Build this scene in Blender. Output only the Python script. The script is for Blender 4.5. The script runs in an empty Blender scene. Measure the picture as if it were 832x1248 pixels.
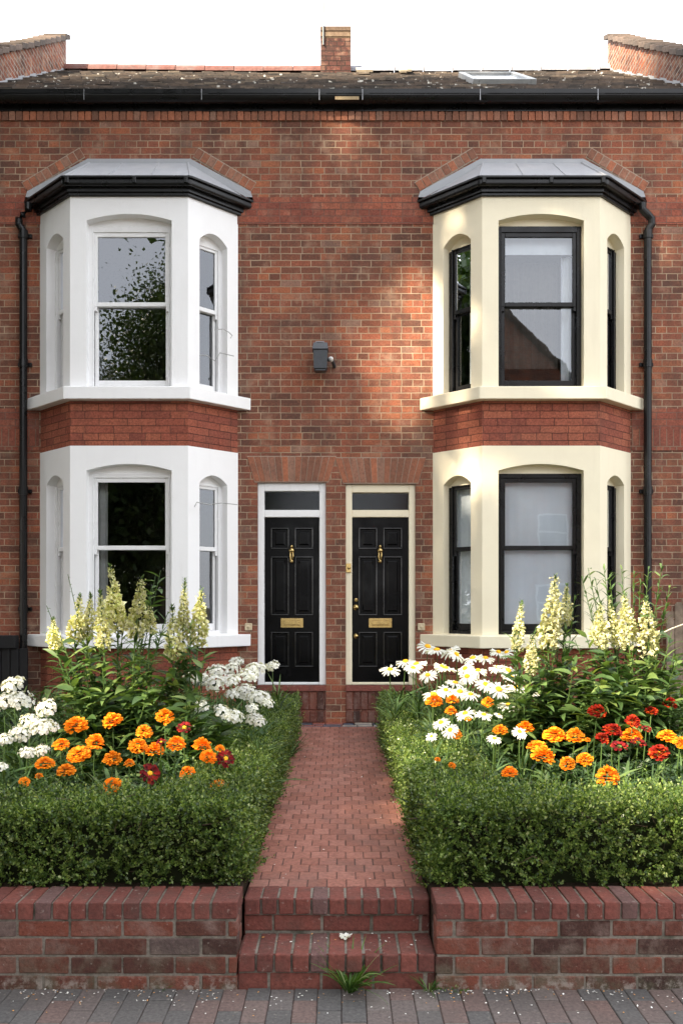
import bpy, bmesh, math, random
import numpy as np
from mathutils import Vector, Matrix, noise
random.seed(7); rng = np.random.default_rng(7)
sc = bpy.context.scene
COL = sc.collection
F, HZ, CAMZ, CAMY = 1100.0, 735.0, 1.71, -10.0
BED = 0.38

def at(px, py, d):
    return ((px-416)*d/F, CAMY+d, CAMZ+(HZ-py)*d/F)

# ------------------------------------------------------------------ objects
def tag(o, label=None, cat=None, group=None, kind=None):
    if label: o['label'] = label
    if cat: o['category'] = cat
    if group: o['group'] = group
    if kind: o['kind'] = kind
    return o

def empty(name, loc=(0, 0, 0), label=None, cat=None, group=None):
    o = bpy.data.objects.new(name, None); COL.objects.link(o)
    o.location = loc; o.empty_display_size = 0.1
    return tag(o, label, cat, group)

def link_mesh(name, me, parent=None, loc=None):
    o = bpy.data.objects.new(name, me); COL.objects.link(o)
    if parent: o.parent = parent
    if loc: o.location = loc
    return o

def wloc(o):
    v = Vector((0, 0, 0))
    while o: v += o.location; o = o.parent
    return v

def auto_uv(me):
    n = len(me.loops)
    if not n: return
    uv = me.uv_layers.new(name='UVMap')
    co = np.empty(len(me.vertices)*3, np.float32); me.vertices.foreach_get('co', co); co = co.reshape(-1, 3)
    vi = np.empty(n, np.int32); me.loops.foreach_get('vertex_index', vi)
    nf = len(me.polygons)
    nr = np.empty(nf*3, np.float32); me.polygons.foreach_get('normal', nr); nr = nr.reshape(-1, 3)
    lt = np.empty(nf, np.int32); me.polygons.foreach_get('loop_total', lt)
    nl = np.repeat(nr, lt, axis=0); p = co[vi]
    hl = np.hypot(nl[:, 0], nl[:, 1]); flat = np.abs(nl[:, 2]) > 0.75
    hs = np.maximum(hl, 1e-6)
    u = np.where(flat, p[:, 0], (-nl[:, 1]*p[:, 0]+nl[:, 0]*p[:, 1])/hs)
    v = np.where(flat, p[:, 1], p[:, 2])
    uv.data.foreach_set('uv', np.stack([u, v], 1).astype(np.float32).ravel())

class MB:
    def __init__(s): s.v = []; s.f = []; s.mi = []; s.m = 0; s.M = None
    def add(s, vs, fs):
        b = len(s.v)
        if s.M is not None: vs = [tuple(s.M @ Vector(p)) for p in vs]
        s.v += [tuple(p) for p in vs]
        for f in fs: s.f.append(tuple(i+b for i in f)); s.mi.append(s.m)
        return s
    def box(s, x0, x1, y0, y1, z0, z1):
        return s.add([(x0,y0,z0),(x1,y0,z0),(x1,y1,z0),(x0,y1,z0),(x0,y0,z1),(x1,y0,z1),(x1,y1,z1),(x0,y1,z1)],
              [(0,3,2,1),(4,5,6,7),(0,1,5,4),(1,2,6,5),(2,3,7,6),(3,0,4,7)])
    def worn(s, x0, x1, y0, y1, z0, z1, j=.0022):
        r = lambda: random.uniform(-j, j)
        b = len(s.v); s.box(x0, x1, y0, y1, z0, z1)
        for i in range(b, b+8): p = s.v[i]; s.v[i] = (p[0]+r(), p[1]+r()*.5, p[2]+r())
        return s
    def quad(s, a, b, c, d): return s.add([a,b,c,d], [(0,1,2,3)])
    def slab(s, ring, z0, z1):
        n = len(ring); vs = [(x,y,z0) for x,y in ring]+[(x,y,z1) for x,y in ring]
        fs = [tuple(range(n))[::-1], tuple(range(n,2*n))]
        fs += [(i,(i+1)%n,n+(i+1)%n,n+i) for i in range(n)]
        return s.add(vs, fs)
    def tube(s, pts, r, n=8, caps=True):
        pts = [Vector(p) for p in pts]; rs = r if isinstance(r, (list, tuple)) else [r]*len(pts)
        vs = []; fs = []
        for i, p in enumerate(pts):
            t = (pts[min(i+1, len(pts)-1)]-pts[max(i-1, 0)]).normalized()
            a = t.cross(Vector((0,0,1)) if abs(t.z) < .9 else Vector((1,0,0))).normalized(); b = t.cross(a)
            for k in range(n):
                q = 2*math.pi*k/n; vs.append(tuple(p+(a*math.cos(q)+b*math.sin(q))*rs[i]))
        for i in range(len(pts)-1):
            for k in range(n):
                k2 = (k+1)%n; fs.append((i*n+k, i*n+k2, (i+1)*n+k2, (i+1)*n+k))
        if caps: fs.append(tuple(range(n))); fs.append(tuple(range((len(pts)-1)*n, len(pts)*n))[::-1])
        return s.add(vs, fs)
    def lathe(s, prof, c=(0,0,0), n=16, axis='z'):
        vs = []; fs = []
        for r, h in prof:
            for k in range(n):
                q = 2*math.pi*k/n
                if axis == 'z': vs.append((c[0]+r*math.cos(q), c[1]+r*math.sin(q), c[2]+h))
                else: vs.append((c[0]+r*math.cos(q), c[1]-h, c[2]+r*math.sin(q)))
        for i in range(len(prof)-1):
            for k in range(n): fs.append((i*n+k, i*n+(k+1)%n, (i+1)*n+(k+1)%n, (i+1)*n+k))
        return s.add(vs, fs)
    def build(s, name, mat, parent=None, bevel=0, smooth=False, kind=None, uv=True, seg=1):
        me = bpy.data.meshes.new(name)
        me.from_pydata(s.v, [], s.f)
        mats = mat if isinstance(mat, list) else [mat]
        for m in mats: me.materials.append(m)
        if len(mats) > 1: me.polygons.foreach_set('material_index', s.mi)
        bm = bmesh.new(); bm.from_mesh(me)
        bmesh.ops.recalc_face_normals(bm, faces=bm.faces)
        if bevel:
            es = [e for e in bm.edges if len(e.link_faces) == 2 and e.calc_face_angle(0) > .6]
            bmesh.ops.bevel(bm, geom=es, offset=bevel, segments=seg, affect='EDGES', profile=.5)
        bm.to_mesh(me); bm.free()
        if uv: auto_uv(me)
        if parent:
            w = wloc(parent)
            if w.length > 0: me.transform(Matrix.Translation(-w))
        if smooth: me.polygons.foreach_set('use_smooth', [True]*len(me.polygons))
        o = link_mesh(name, me, parent)
        if kind: o['kind'] = kind
        return o

def np_mesh(name, V, Fc, mat, smooth=False):
    """V (n,3), Fc (m,k) -> mesh"""
    me = bpy.data.meshes.new(name); m, k = Fc.shape
    me.vertices.add(len(V)); me.vertices.foreach_set('co', np.asarray(V, np.float32).ravel())
    me.loops.add(m*k); me.loops.foreach_set('vertex_index', np.asarray(Fc, np.int32).ravel())
    me.polygons.add(m); me.polygons.foreach_set('loop_start', np.arange(0, m*k, k, dtype=np.int32))
    me.polygons.foreach_set('loop_total', np.full(m, k, np.int32))
    me.update(calc_edges=True)
    me.materials.append(mat)
    if smooth: me.polygons.foreach_set('use_smooth', np.ones(m, bool))
    return me

def unit(a): return a/np.maximum(np.linalg.norm(a, axis=1, keepdims=True), 1e-9)

def leaves(pos, d, L, W, fold=.15, up=None, bend=0.0):
    """N leaf faces: two quads each along a bent midrib (6 verts: base, 2 mid, 2 far, tip)"""
    N = len(pos); d = unit(d)
    r = rng.normal(size=(N, 3)) if up is None else up
    s = unit(np.cross(d, r)); n = np.cross(s, d)
    L = np.broadcast_to(L, N)[:, None]; W = np.broadcast_to(W, N)[:, None]
    b = pos; m = pos+d*L*.5+n*L*bend*.25; t = pos+d*L-n*L*bend*.35
    l = m+s*W*.5+n*W*fold; q = m-s*W*.5+n*W*fold
    V = np.stack([b, q, t, l], 1).reshape(-1, 3)
    Fc = np.arange(N*4).reshape(N, 4)
    return V, Fc

def blades(pos, d, L, W, droop, seg=4, shape=None):
    """long leaves as strips, curving down. pos,d (N,3)"""
    N = len(pos); d = unit(d).copy(); L = np.broadcast_to(L, N); W = np.broadcast_to(W, N); droop = np.broadcast_to(droop, N)
    s = unit(np.cross(d, np.array([0, 0, 1.0]))+1e-4*rng.normal(size=(N, 3)))
    s = unit(s+.35*rng.normal(size=(N, 3)))
    P = pos.copy(); rows = []
    for i in range(seg+1):
        t = i/seg
        w = (math.sin(math.pi*min(1, .08+.92*t)**.8) if shape is None else shape(t))
        n = np.cross(s, d)
        rows.append(P+s*(W*w*.5)[:, None]); rows.append(P+n*(W*w*.12)[:, None]*-1); rows.append(P-s*(W*w*.5)[:, None])
        P = P+d*(L/seg)[:, None]; d = unit(d-np.array([0, 0, 1.0])*(droop/seg)[:, None])
    R = 3*(seg+1)
    V = np.stack(rows, 1).reshape(-1, 3)
    f = []
    for i in range(seg):
        a = 3*i
        f += [(a, a+1, a+4, a+3), (a+1, a+2, a+5, a+4)]
    f = np.array(f)
    Fc = (np.arange(N)[:, None, None]*R+f[None]).reshape(-1, 4)
    return V, Fc

def cat(parts):
    V = []; Fc = []; b = 0
    for v, f in parts: V.append(v); Fc.append(f+b); b += len(v)
    return np.concatenate(V), np.concatenate(Fc)

# ------------------------------------------------------------------ materials
class N:
    def __init__(s, name):
        s.mat = bpy.data.materials.new(name); s.mat.use_nodes = True; s.t = s.mat.node_tree; s.t.nodes.clear()
        s.out = s.n('ShaderNodeOutputMaterial')
    def n(s, ty, **kw):
        x = s.t.nodes.new(ty)
        for k, v in kw.items():
            if k.startswith('i_'):
                key = k[2:].replace('_', ' ')
                s.setin(x.inputs[key], v)
            else: setattr(x, k, v)
        return x
    def setin(s, inp, v):
        if isinstance(v, bpy.types.NodeSocket): s.t.links.new(v, inp)
        elif isinstance(v, (tuple, list)) and len(v) == 3 and inp.type == 'RGBA': inp.default_value = (*v, 1)
        else: inp.default_value = v
    def mix(s, fac, a, b, mode='MIX'):
        x = s.t.nodes.new('ShaderNodeMix'); x.data_type = 'RGBA'; x.blend_type = mode; x.clamp_result = False
        s.setin(x.inputs[0], fac); s.setin(x.inputs[6], a); s.setin(x.inputs[7], b); return x.outputs[2]
    def math(s, op, a, b=0.0, clamp=False):
        x = s.t.nodes.new('ShaderNodeMath'); x.operation = op; x.use_clamp = clamp
        s.setin(x.inputs[0], a); s.setin(x.inputs[1], b); return x.outputs[0]
    def ramp(s, fac, stops, interp='LINEAR'):
        x = s.t.nodes.new('ShaderNodeValToRGB'); r = x.color_ramp; r.interpolation = interp
        while len(r.elements) < len(stops): r.elements.new(.5)
        for e, (p, c) in zip(r.elements, stops):
            e.position = p; e.color = (*c, 1) if isinstance(c, tuple) else (c, c, c, 1)
        s.setin(x.inputs[0], fac); return x.outputs[0]
    def noise(s, scale, detail=4, rough=.55, vec=None, out=0):
        x = s.t.nodes.new('ShaderNodeTexNoise'); x.inputs['Scale'].default_value = scale
        x.inputs['Detail'].default_value = detail; x.inputs['Roughness'].default_value = rough
        s.setin(x.inputs['Vector'], vec if vec is not None else s.pos()); return x.outputs[out]
    def pos(s):
        if not hasattr(s, '_p'): s._p = s.t.nodes.new('ShaderNodeNewGeometry')
        return s._p.outputs['Position']
    def rand(s): s.pos(); return s._p.outputs['Random Per Island']
    def obj(s): return s.t.nodes.new('ShaderNodeTexCoord').outputs['Object']
    def bump(s, h, dist, strength=1.0, normal=None):
        x = s.n('ShaderNodeBump'); s.setin(x.inputs['Height'], h); x.inputs['Distance'].default_value = dist
        x.inputs['Strength'].default_value = strength
        if normal is not None: s.setin(x.inputs['Normal'], normal)
        return x.outputs[0]
    def bsdf(s, col, rough=.8, normal=None, spec=.3, metal=0, coat=0):
        x = s.n('ShaderNodeBsdfPrincipled'); s.setin(x.inputs['Base Color'], col); s.setin(x.inputs['Roughness'], rough)
        x.inputs['Specular IOR Level'].default_value = spec; x.inputs['Metallic'].default_value = metal
        x.inputs['Coat Weight'].default_value = coat
        if normal is not None: s.setin(x.inputs['Normal'], normal)
        return x.outputs[0]
    def done(s, sh): s.t.links.new(sh, s.out.inputs['Surface']); return s.mat

OLD = [(0, (.135,.058,.040)), (.12, (.19,.072,.045)), (.35, (.245,.084,.050)), (.5, (.28,.090,.052)), (.62, (.235,.088,.058)), (.78, (.30,.098,.052)), (.93, (.345,.122,.062)), (1, (.26,.14,.10))]
RED = [(0, (.22,.066,.045)), (.5, (.28,.082,.052)), (1, (.34,.11,.064))]
FRONT = [(0, (.050,.026,.021)), (.3, (.085,.036,.027)), (.6, (.135,.047,.032)), (.88, (.18,.056,.036)), (.96, (.17,.088,.068)), (1, (.07,.06,.058))]

def brick_mat(name, cols, mortar, bw=.225, bh=.075, ms=.0055, pale=.45, dark=.5, bumpd=.006):
    m = N(name)
    uv = m.n('ShaderNodeUVMap').outputs[0]
    wob = m.noise(6, 2)
    wv = m.n('ShaderNodeVectorMath', operation='MULTIPLY_ADD')
    wn = m.t.nodes.new('ShaderNodeTexNoise'); wn.inputs['Scale'].default_value = 14; wn.inputs['Detail'].default_value = 3; m.setin(wn.inputs['Vector'], m.pos())
    m.setin(wv.inputs[0], wn.outputs['Color']); wv.inputs[1].default_value = (.011, .009, 0); m.setin(wv.inputs[2], uv)
    b = m.n('ShaderNodeTexBrick', offset=.5, offset_frequency=2, squash=.55, squash_frequency=4)
    m.setin(b.inputs['Vector'], wv.outputs[0])
    b.inputs['Color1'].default_value = (0,0,0,1); b.inputs['Color2'].default_value = (1,1,1,1); b.inputs['Mortar'].default_value = (.5,.5,.5,1)
    b.inputs['Scale'].default_value = 1; b.inputs['Mortar Size'].default_value = ms; b.inputs['Mortar Smooth'].default_value = .25
    b.inputs['Bias'].default_value = 0; b.inputs['Brick Width'].default_value = bw; b.inputs['Row Height'].default_value = bh
    big = m.noise(.7, 3)
    r = m.math('ADD', b.outputs['Color'], m.math('MULTIPLY', m.math('SUBTRACT', big, .5), .9), True)
    c = m.ramp(r, cols)
    fine = m.noise(55, 5, .65); mid = m.noise(13, 5, .6)
    c = m.mix(1.0, c, m.ramp(fine, [(.25, .5), (.5, 1.0), (.75, 1.5)]), 'MULTIPLY')
    # soot / weather stains and pale lime bloom
    st = m.noise(1.6, 5, .6)
    c = m.mix(m.math('MULTIPLY', m.ramp(st, [(.44, 0.0), (.64, 1.0)]), dark), c, (.07, .048, .04))
    ef = m.noise(4.2, 6, .7)
    c = m.mix(m.math('MULTIPLY', m.ramp(ef, [(.53, 0.0), (.68, 1.0)]), pale), c, (.40, .255, .175))
    # rain streaks running down, and blotchy spalled faces
    zm = m.n('ShaderNodeMapping'); zm.inputs['Scale'].default_value = (5, 5, .35); m.setin(zm.inputs[0], m.pos())
    sk = m.ramp(m.noise(1.0, 5, .6, vec=zm.outputs[0]), [(.46, 0.0), (.66, 1.0)])
    c = m.mix(m.math('MULTIPLY', sk, dark*.75), c, (.06, .042, .036))
    sp = m.ramp(m.noise(16, 4, .7), [(.55, 0.0), (.64, 1.0)])
    c = m.mix(m.math('MULTIPLY', sp, pale*.55), c, (.36, .165, .095))
    mo = m.mix(m.ramp(m.noise(3, 4), [(.35, 0.0), (.65, 1.0)]), mortar, tuple(x*.5 for x in mortar))
    c = m.mix(b.outputs['Fac'], c, mo)
    h = m.math('ADD', m.math('MULTIPLY', m.math('SUBTRACT', 1.0, b.outputs['Fac']), 1.0), m.math('MULTIPLY', mid, .9))
    h = m.math('ADD', h, m.math('MULTIPLY', b.outputs['Color'], .35))
    return m.done(m.bsdf(c, .9, m.bump(h, bumpd), .2))

def island_mat(name, cols, nscale=40, rough=.85, stain=None, stain_amt=.5, bumpd=.003, spec=.25, stain_scale=3, speck=None, speck_amt=0, moss=None):
    m = N(name)
    c = m.ramp(m.rand(), cols)
    f = m.noise(nscale, 5, .65)
    c = m.mix(1.0, c, m.ramp(f, [(.25, .6), (.5, 1.0), (.78, 1.4)]), 'MULTIPLY')
    if stain: c = m.mix(m.math('MULTIPLY', m.ramp(m.noise(stain_scale, 5, .65), [(.48, 0.0), (.68, 1.0)]), stain_amt), c, stain)
    if speck: c = m.mix(m.math('MULTIPLY', m.ramp(m.noise(nscale*.7, 2, .5, out=0), [(.66, 0.0), (.72, 1.0)]), speck_amt), c, speck)
    if moss:
        z = m.n('ShaderNodeSeparateXYZ'); m.setin(z.inputs[0], m.pos())
        g = m.math('MULTIPLY', m.ramp(z.outputs[2], [(0, 1.0), (.22, 0.0)]), m.ramp(m.noise(9, 4), [(.42, 0.0), (.62, 1.0)]))
        c = m.mix(m.math('MULTIPLY', g, .75), c, moss)
        lo = m.math('MULTIPLY', m.ramp(z.outputs[2], [(.02, 1.0), (.075, 0.0)]), m.ramp(m.noise(17, 5, .7), [(.48, 0.0), (.6, 1.0)]))
        c = m.mix(m.math('MULTIPLY', lo, .6), c, (.36, .32, .28))
    return m.done(m.bsdf(c, rough, m.bump(m.noise(nscale*.8, 6, .7), bumpd), spec))

def paint_mat(name, col, rough=.5, spec=.4, dirt=.12, bumpd=.0012, dirtc=(.28,.25,.2), scale=2.2):
    m = N(name)
    d = m.ramp(m.noise(scale, 6, .65), [(.5, 0.0), (.8, 1.0)])
    z = m.n('ShaderNodeMapping'); z.inputs['Scale'].default_value = (9, 9, .8); m.setin(z.inputs[0], m.pos())
    streak = m.ramp(m.noise(1.5, 4, .6, vec=z.outputs[0]), [(.55, 0.0), (.8, 1.0)])
    c = m.mix(m.math('MULTIPLY', m.math('MAXIMUM', d, streak), dirt), col, dirtc)
    h = m.noise(60, 4, .6)
    return m.done(m.bsdf(c, m.ramp(m.noise(5, 3), [(.3, rough-.08), (.7, rough+.12)]), m.bump(h, bumpd), spec))

def leaf_mat(name, cols, trans=.35, rough=.45, spec=.35):
    m = N(name)
    c = m.ramp(m.rand(), cols)
    c = m.mix(1.0, c, m.ramp(m.noise(3, 3), [(.3, .7), (.7, 1.25)]), 'MULTIPLY')
    a = m.bsdf(c, rough, None, spec)
    t = m.n('ShaderNodeBsdfTranslucent'); m.setin(t.inputs[0], m.mix(1.0, c, (1.25, 1.2, .5), 'MULTIPLY'))
    x = m.n('ShaderNodeMixShader'); x.inputs[0].default_value = trans
    m.t.links.new(a, x.inputs[1]); m.t.links.new(t.outputs[0], x.inputs[2])
    return m.done(x.outputs[0])

def plain(name, col, rough=.6, spec=.4, metal=0, nscale=20, amt=.15, coat=0, bumpd=0.0):
    m = N(name)
    c = m.mix(1.0, col, m.ramp(m.noise(nscale, 4), [(.25, 1-amt), (.75, 1+amt)]), 'MULTIPLY')
    return m.done(m.bsdf(c, rough, m.bump(m.noise(nscale*3, 4), bumpd) if bumpd else None, spec, metal, coat))

def glass_mat(name, refl=.09, wob=.0006, rough=0.0):
    m = N(name)
    bp = m.bump(m.noise(2.2, 2), max(wob*1.2, 1e-6))
    lw = m.n('ShaderNodeFresnel'); lw.inputs[0].default_value = 1.52
    f = m.math('ADD', m.math('MULTIPLY', lw.outputs[0], .8), refl, True)
    g = m.n('ShaderNodeBsdfGlossy'); g.inputs['Roughness'].default_value = rough; m.setin(g.inputs['Normal'], bp)
    g.inputs['Color'].default_value = (.92, .95, 1, 1)
    t = m.n('ShaderNodeBsdfTransparent'); t.inputs[0].default_value = (.90, .93, .92, 1)
    x = m.n('ShaderNodeMixShader'); m.setin(x.inputs[0], f)
    m.t.links.new(t.outputs[0], x.inputs[1]); m.t.links.new(g.outputs[0], x.inputs[2])
    return m.done(x.outputs[0])

M_OLD = brick_mat('old_brick', OLD, (.46, .35, .24), bw=.222, bh=.0735, ms=.0048, pale=.55, dark=.6)
M_RED = brick_mat('rubbed_red_brick', RED, (.22, .13, .10), ms=.0045, pale=.3, dark=.35)
M_SOLD = brick_mat('soldier_brick', RED, (.26, .17, .12), bw=.075, bh=.23, pale=.15, dark=.3)
M_PARTY = brick_mat('limewashed_brick', OLD, (.42, .37, .31), ms=.008, pale=1.7, dark=.5)
M_BAYRED = brick_mat('bay_brick', RED, (.13, .055, .04), bw=.30, bh=.078, ms=.004, pale=.05, dark=.2)
M_ARCH = island_mat('arch_brick', [(0, (.16,.08,.055)), (.4, (.27,.11,.065)), (.8, (.36,.13,.07)), (1, (.24,.14,.1))], 45, stain=(.09,.06,.05), stain_amt=.4)
M_WALLB = island_mat('garden_wall_brick', FRONT, 60, stain=(.30,.22,.19), stain_amt=.45, stain_scale=9, bumpd=.008, speck=(.4,.34,.3), speck_amt=.35, moss=(.05,.06,.03))
M_COPE = island_mat('coping_brick', [(0, (.11,.04,.033)), (.5, (.165,.054,.042)), (.94, (.20,.066,.05)), (1, (.10,.085,.085))], 55, stain=(.09,.055,.045), stain_amt=.6, stain_scale=6, bumpd=.006, speck=(.38,.32,.28), speck_amt=.4)
M_MORTAR = island_mat('mortar', [(0, (.20,.175,.145)), (1, (.20,.175,.145))], 70, stain=(.05,.052,.036), stain_amt=.85, stain_scale=8, bumpd=.004)
M_DMORTAR = island_mat('house_mortar', [(0, (.34,.27,.21)), (1, (.34,.27,.21))], 70, bumpd=.003)
M_PATH = island_mat('path_brick', [(0, (.235,.098,.072)), (.5, (.285,.122,.091)), (1, (.33,.15,.115))], 45, stain=(.17,.10,.085), stain_amt=.5, stain_scale=2.5, bumpd=.002)
M_PAVE = island_mat('paver', [(0, (.092,.088,.086)), (.35, (.118,.109,.104)), (.55, (.135,.108,.10)), (.8, (.15,.10,.088)), (1, (.155,.142,.132))], 60, stain=(.085,.075,.07), stain_amt=.5, stain_scale=2, bumpd=.002, speck=(.4,.36,.3), speck_amt=.25)
M_SANDJ = plain('joint_sand', (.085,.058,.05), .95, .1, nscale=60, amt=.4)
M_TILE = island_mat('roof_tile', [(0, (.045,.038,.033)), (.5, (.085,.066,.054)), (.85, (.11,.08,.06)), (1, (.15,.12,.09))], 20, stain=(.025,.025,.022), stain_amt=.6, stain_scale=1.5, speck=(.6,.58,.52), speck_amt=.9)
M_RIDGE = island_mat('ridge_tile', [(0, (.15,.065,.055)), (1, (.20,.095,.08))], 20, stain=(.2,.17,.16), stain_amt=.5)
M_RIDGEG = island_mat('ridge_tile_grey', [(0, (.26,.27,.30)), (1, (.33,.33,.36))], 20, stain=(.18,.17,.17), stain_amt=.5)
M_SLATEC = island_mat('coping_tile', [(0, (.08,.065,.055)), (1, (.17,.125,.1))], 20, stain=(.05,.05,.045), stain_amt=.5)
M_WHITE = paint_mat('white_paint', (.88,.88,.88), dirt=.07)
M_CREAM = paint_mat('cream_paint', (.86,.785,.59), dirt=.10, dirtc=(.4,.3,.18))
M_WGLOSS = paint_mat('white_gloss', (.80,.80,.80), rough=.3, dirt=.08, bumpd=.0004)
M_CGLOSS = paint_mat('cream_gloss', (.78,.70,.52), rough=.3, dirt=.1, bumpd=.0004)
M_BLACK = paint_mat('black_gloss', (.007,.007,.0075), rough=.28, dirt=.05, bumpd=.0003, dirtc=(.07,.065,.06), spec=.3)
M_DOOR = paint_mat('black_door', (.003,.003,.0035), rough=.2, dirt=.01, bumpd=.0001, dirtc=(.05,.05,.05), spec=.1)
M_DOORM = paint_mat('door_moulding', (.005,.005,.006), rough=.16, dirt=.03, bumpd=.0001, dirtc=(.1,.1,.1), spec=.5)
M_LEAD = paint_mat('lead', (.33,.34,.36), rough=.5, dirt=.5, bumpd=.004, dirtc=(.45,.45,.45), scale=3)
M_BRASS = plain('brass', (.50,.36,.15), .26, .5, 1, 30, .2)
M_GLASS = glass_mat('window_glass', .085)
M_GLASSD = glass_mat('window_glass_dull', -.012, 0, .12)
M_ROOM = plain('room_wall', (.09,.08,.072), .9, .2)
M_CURT = plain('curtain', (.62,.62,.62), .9, .1, nscale=6)
M_BLIND = plain('blind', (.80,.83,.90), .85, .1, nscale=3, amt=.06)
M_CHARC = plain('charcoal_plastic', (.035,.04,.048), .4, .5, amt=.2)
M_GREYM = plain('grey_metal', (.25,.25,.26), .4, .5, .6)
M_FENCED = paint_mat('dark_fence', (.012,.012,.013), .6, .25, .15, .002, (.06,.055,.05))
M_FENCEW = island_mat('weathered_fence', [(0, (.17,.12,.085)), (1, (.26,.20,.15))], 14, stain=(.09,.07,.055), stain_amt=.6, stain_scale=6, bumpd=.003)
M_SOIL = plain('soil', (.035,.024,.016), .95, .1, nscale=18, amt=.5, bumpd=.02)
M_GROUND = plain('ground', (.07,.07,.05), .95, .1, nscale=.5, amt=.3)
M_ASPH = plain('asphalt', (.05,.05,.052), .9, .25, nscale=25, amt=.3, bumpd=.004)
M_KERB = plain('kerb', (.28,.27,.25), .85, .2, nscale=9, amt=.25)
M_TBLUE = plain('tile_blue', (.045,.06,.085), .35, .5, nscale=9, amt=.4)
M_TRED = plain('tile_red', (.26,.08,.06), .5, .4, nscale=9, amt=.3)
M_TBUFF = plain('tile_buff', (.34,.30,.25), .6, .3, nscale=9, amt=.3)
M_HEDGE = leaf_mat('box_leaf', [(0, (.026,.056,.013)), (.35, (.072,.13,.028)), (.7, (.155,.235,.048)), (.93, (.26,.34,.09)), (1, (.42,.47,.23))], .38, .34, .5)
M_TWIG = plain('twig', (.085,.06,.04), .9, .2)
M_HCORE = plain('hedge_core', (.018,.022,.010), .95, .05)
M_LEAFD = leaf_mat('snapdragon_leaf', [(0, (.035,.075,.022)), (.5, (.075,.14,.042)), (.85, (.13,.21,.065)), (1, (.24,.32,.09))], .35, .38, .5)
M_FERN = leaf_mat('marigold_leaf', [(0, (.022,.052,.020)), (.6, (.05,.10,.038)), (1, (.11,.17,.07))], .25)
M_UNDER = leaf_mat('undergrowth_leaf', [(0, (.025,.06,.018)), (.6, (.065,.125,.036)), (1, (.14,.21,.065))], .25)
M_GRASS = leaf_mat('grass_blade', [(0, (.035,.09,.015)), (.7, (.085,.17,.03)), (1, (.25,.30,.13))], .3)
M_STEM = leaf_mat('stem', [(0, (.05,.10,.025)), (1, (.09,.15,.04))], .1)
M_TREE = leaf_mat('tree_leaf', [(0, (.03,.06,.012)), (.6, (.05,.095,.02)), (1, (.09,.13,.03))], .25)
M_BARK = plain('bark', (.12,.095,.07), .95, .1, nscale=8, amt=.4, bumpd=.02)
def petal_mat(name, cols, tr=.25):
    return leaf_mat(name, cols, tr, .6, .15)
M_ORANGE = petal_mat('orange_petal', [(0, (.80,.20,.006)), (.5, (.88,.28,.010)), (1, (.90,.36,.02))], .15)
M_CRIM = petal_mat('crimson_petal', [(0, (.06,.003,.005)), (.6, (.15,.005,.007)), (.93, (.26,.012,.008)), (1, (.5,.08,.02))], .12)
M_SCAR = petal_mat('scarlet_petal', [(0, (.16,.006,.005)), (.6, (.32,.016,.006)), (.92, (.48,.05,.01)), (1, (.75,.16,.015))], .12)
M_YCENT = petal_mat('yellow_centre', [(0, (.75,.30,.01)), (1, (.92,.52,.03))], .05)
M_WPET = petal_mat('white_petal', [(0, (.74,.74,.68)), (1, (.88,.88,.86))], .22)
M_CREAMF = petal_mat('cream_floret', [(0, (.52,.56,.17)), (.5, (.78,.76,.40)), (1, (.86,.84,.60))], .25)
M_CREAMP = petal_mat('pale_floret', [(0, (.50,.52,.22)), (.5, (.68,.66,.40)), (1, (.76,.74,.56))], .25)
M_FALLEN = island_mat('fallen_petal', [(0, (.8,.8,.76)), (.65, (.85,.83,.75)), (.7, (.7,.35,.08)), (1, (.6,.3,.12))], 30)
M_OPP = brick_mat('opposite_brick', OLD, (.36,.31,.26))
M_DARKG = plain('dark_glass', (.02,.022,.025), .05, .6)

# ------------------------------------------------------------------ ground, street
MB().add([(-400,-400,-.30),(400,-400,-.30),(400,400,-.30),(-400,400,-.30)], [(0,1,2,3)]).build('ground', M_GROUND, kind='structure')
MB().box(-60,60,-13.6,-8.33,-.28,-.12).build('road', M_ASPH, kind='structure')
b = MB()
for i in range(60): b.box(-27+i*.9,-27+i*.9+.892,-8.33,-8.2,-.27,-.002)
b.build('kerb', M_KERB, kind='structure', bevel=.012)
MB().box(-30,30,-16.5,-13.6,-.28,0).build('far_pavement', M_KERB, kind='structure')
b = MB(); b.m = 1; b.box(-6,6,-8.19,-5.99,-.25,-.008); b.box(-30,-6.0,-8.19,-5.99,-.25,-.004); b.box(6.0,30,-8.19,-5.99,-.25,-.004); b.m = 0
for i in range(-57, 57):
    x = i*.104; y = -8.19-(.1 if i % 2 else 0)
    while y < -5.99:
        y1 = min(y+.208, -5.99); y0 = max(y, -8.19)
        if y1-y0 > .03:
            dz = random.uniform(-.002, .002)
            b.box(x+.0012, x+.1028, y0+.0012, y1-.0012, -.05, dz)
        y += .208
b.build('pavement', [M_PAVE, M_SANDJ], kind='structure', bevel=.004)

# garden soil
b = MB(); b.box(-4.3,-.47,-5.79,-.01,.0,BED-.02); b.box(.42,4.3,-5.79,-.01,.0,BED-.02)
b.build('garden_soil', M_SOIL, kind='structure')
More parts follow.
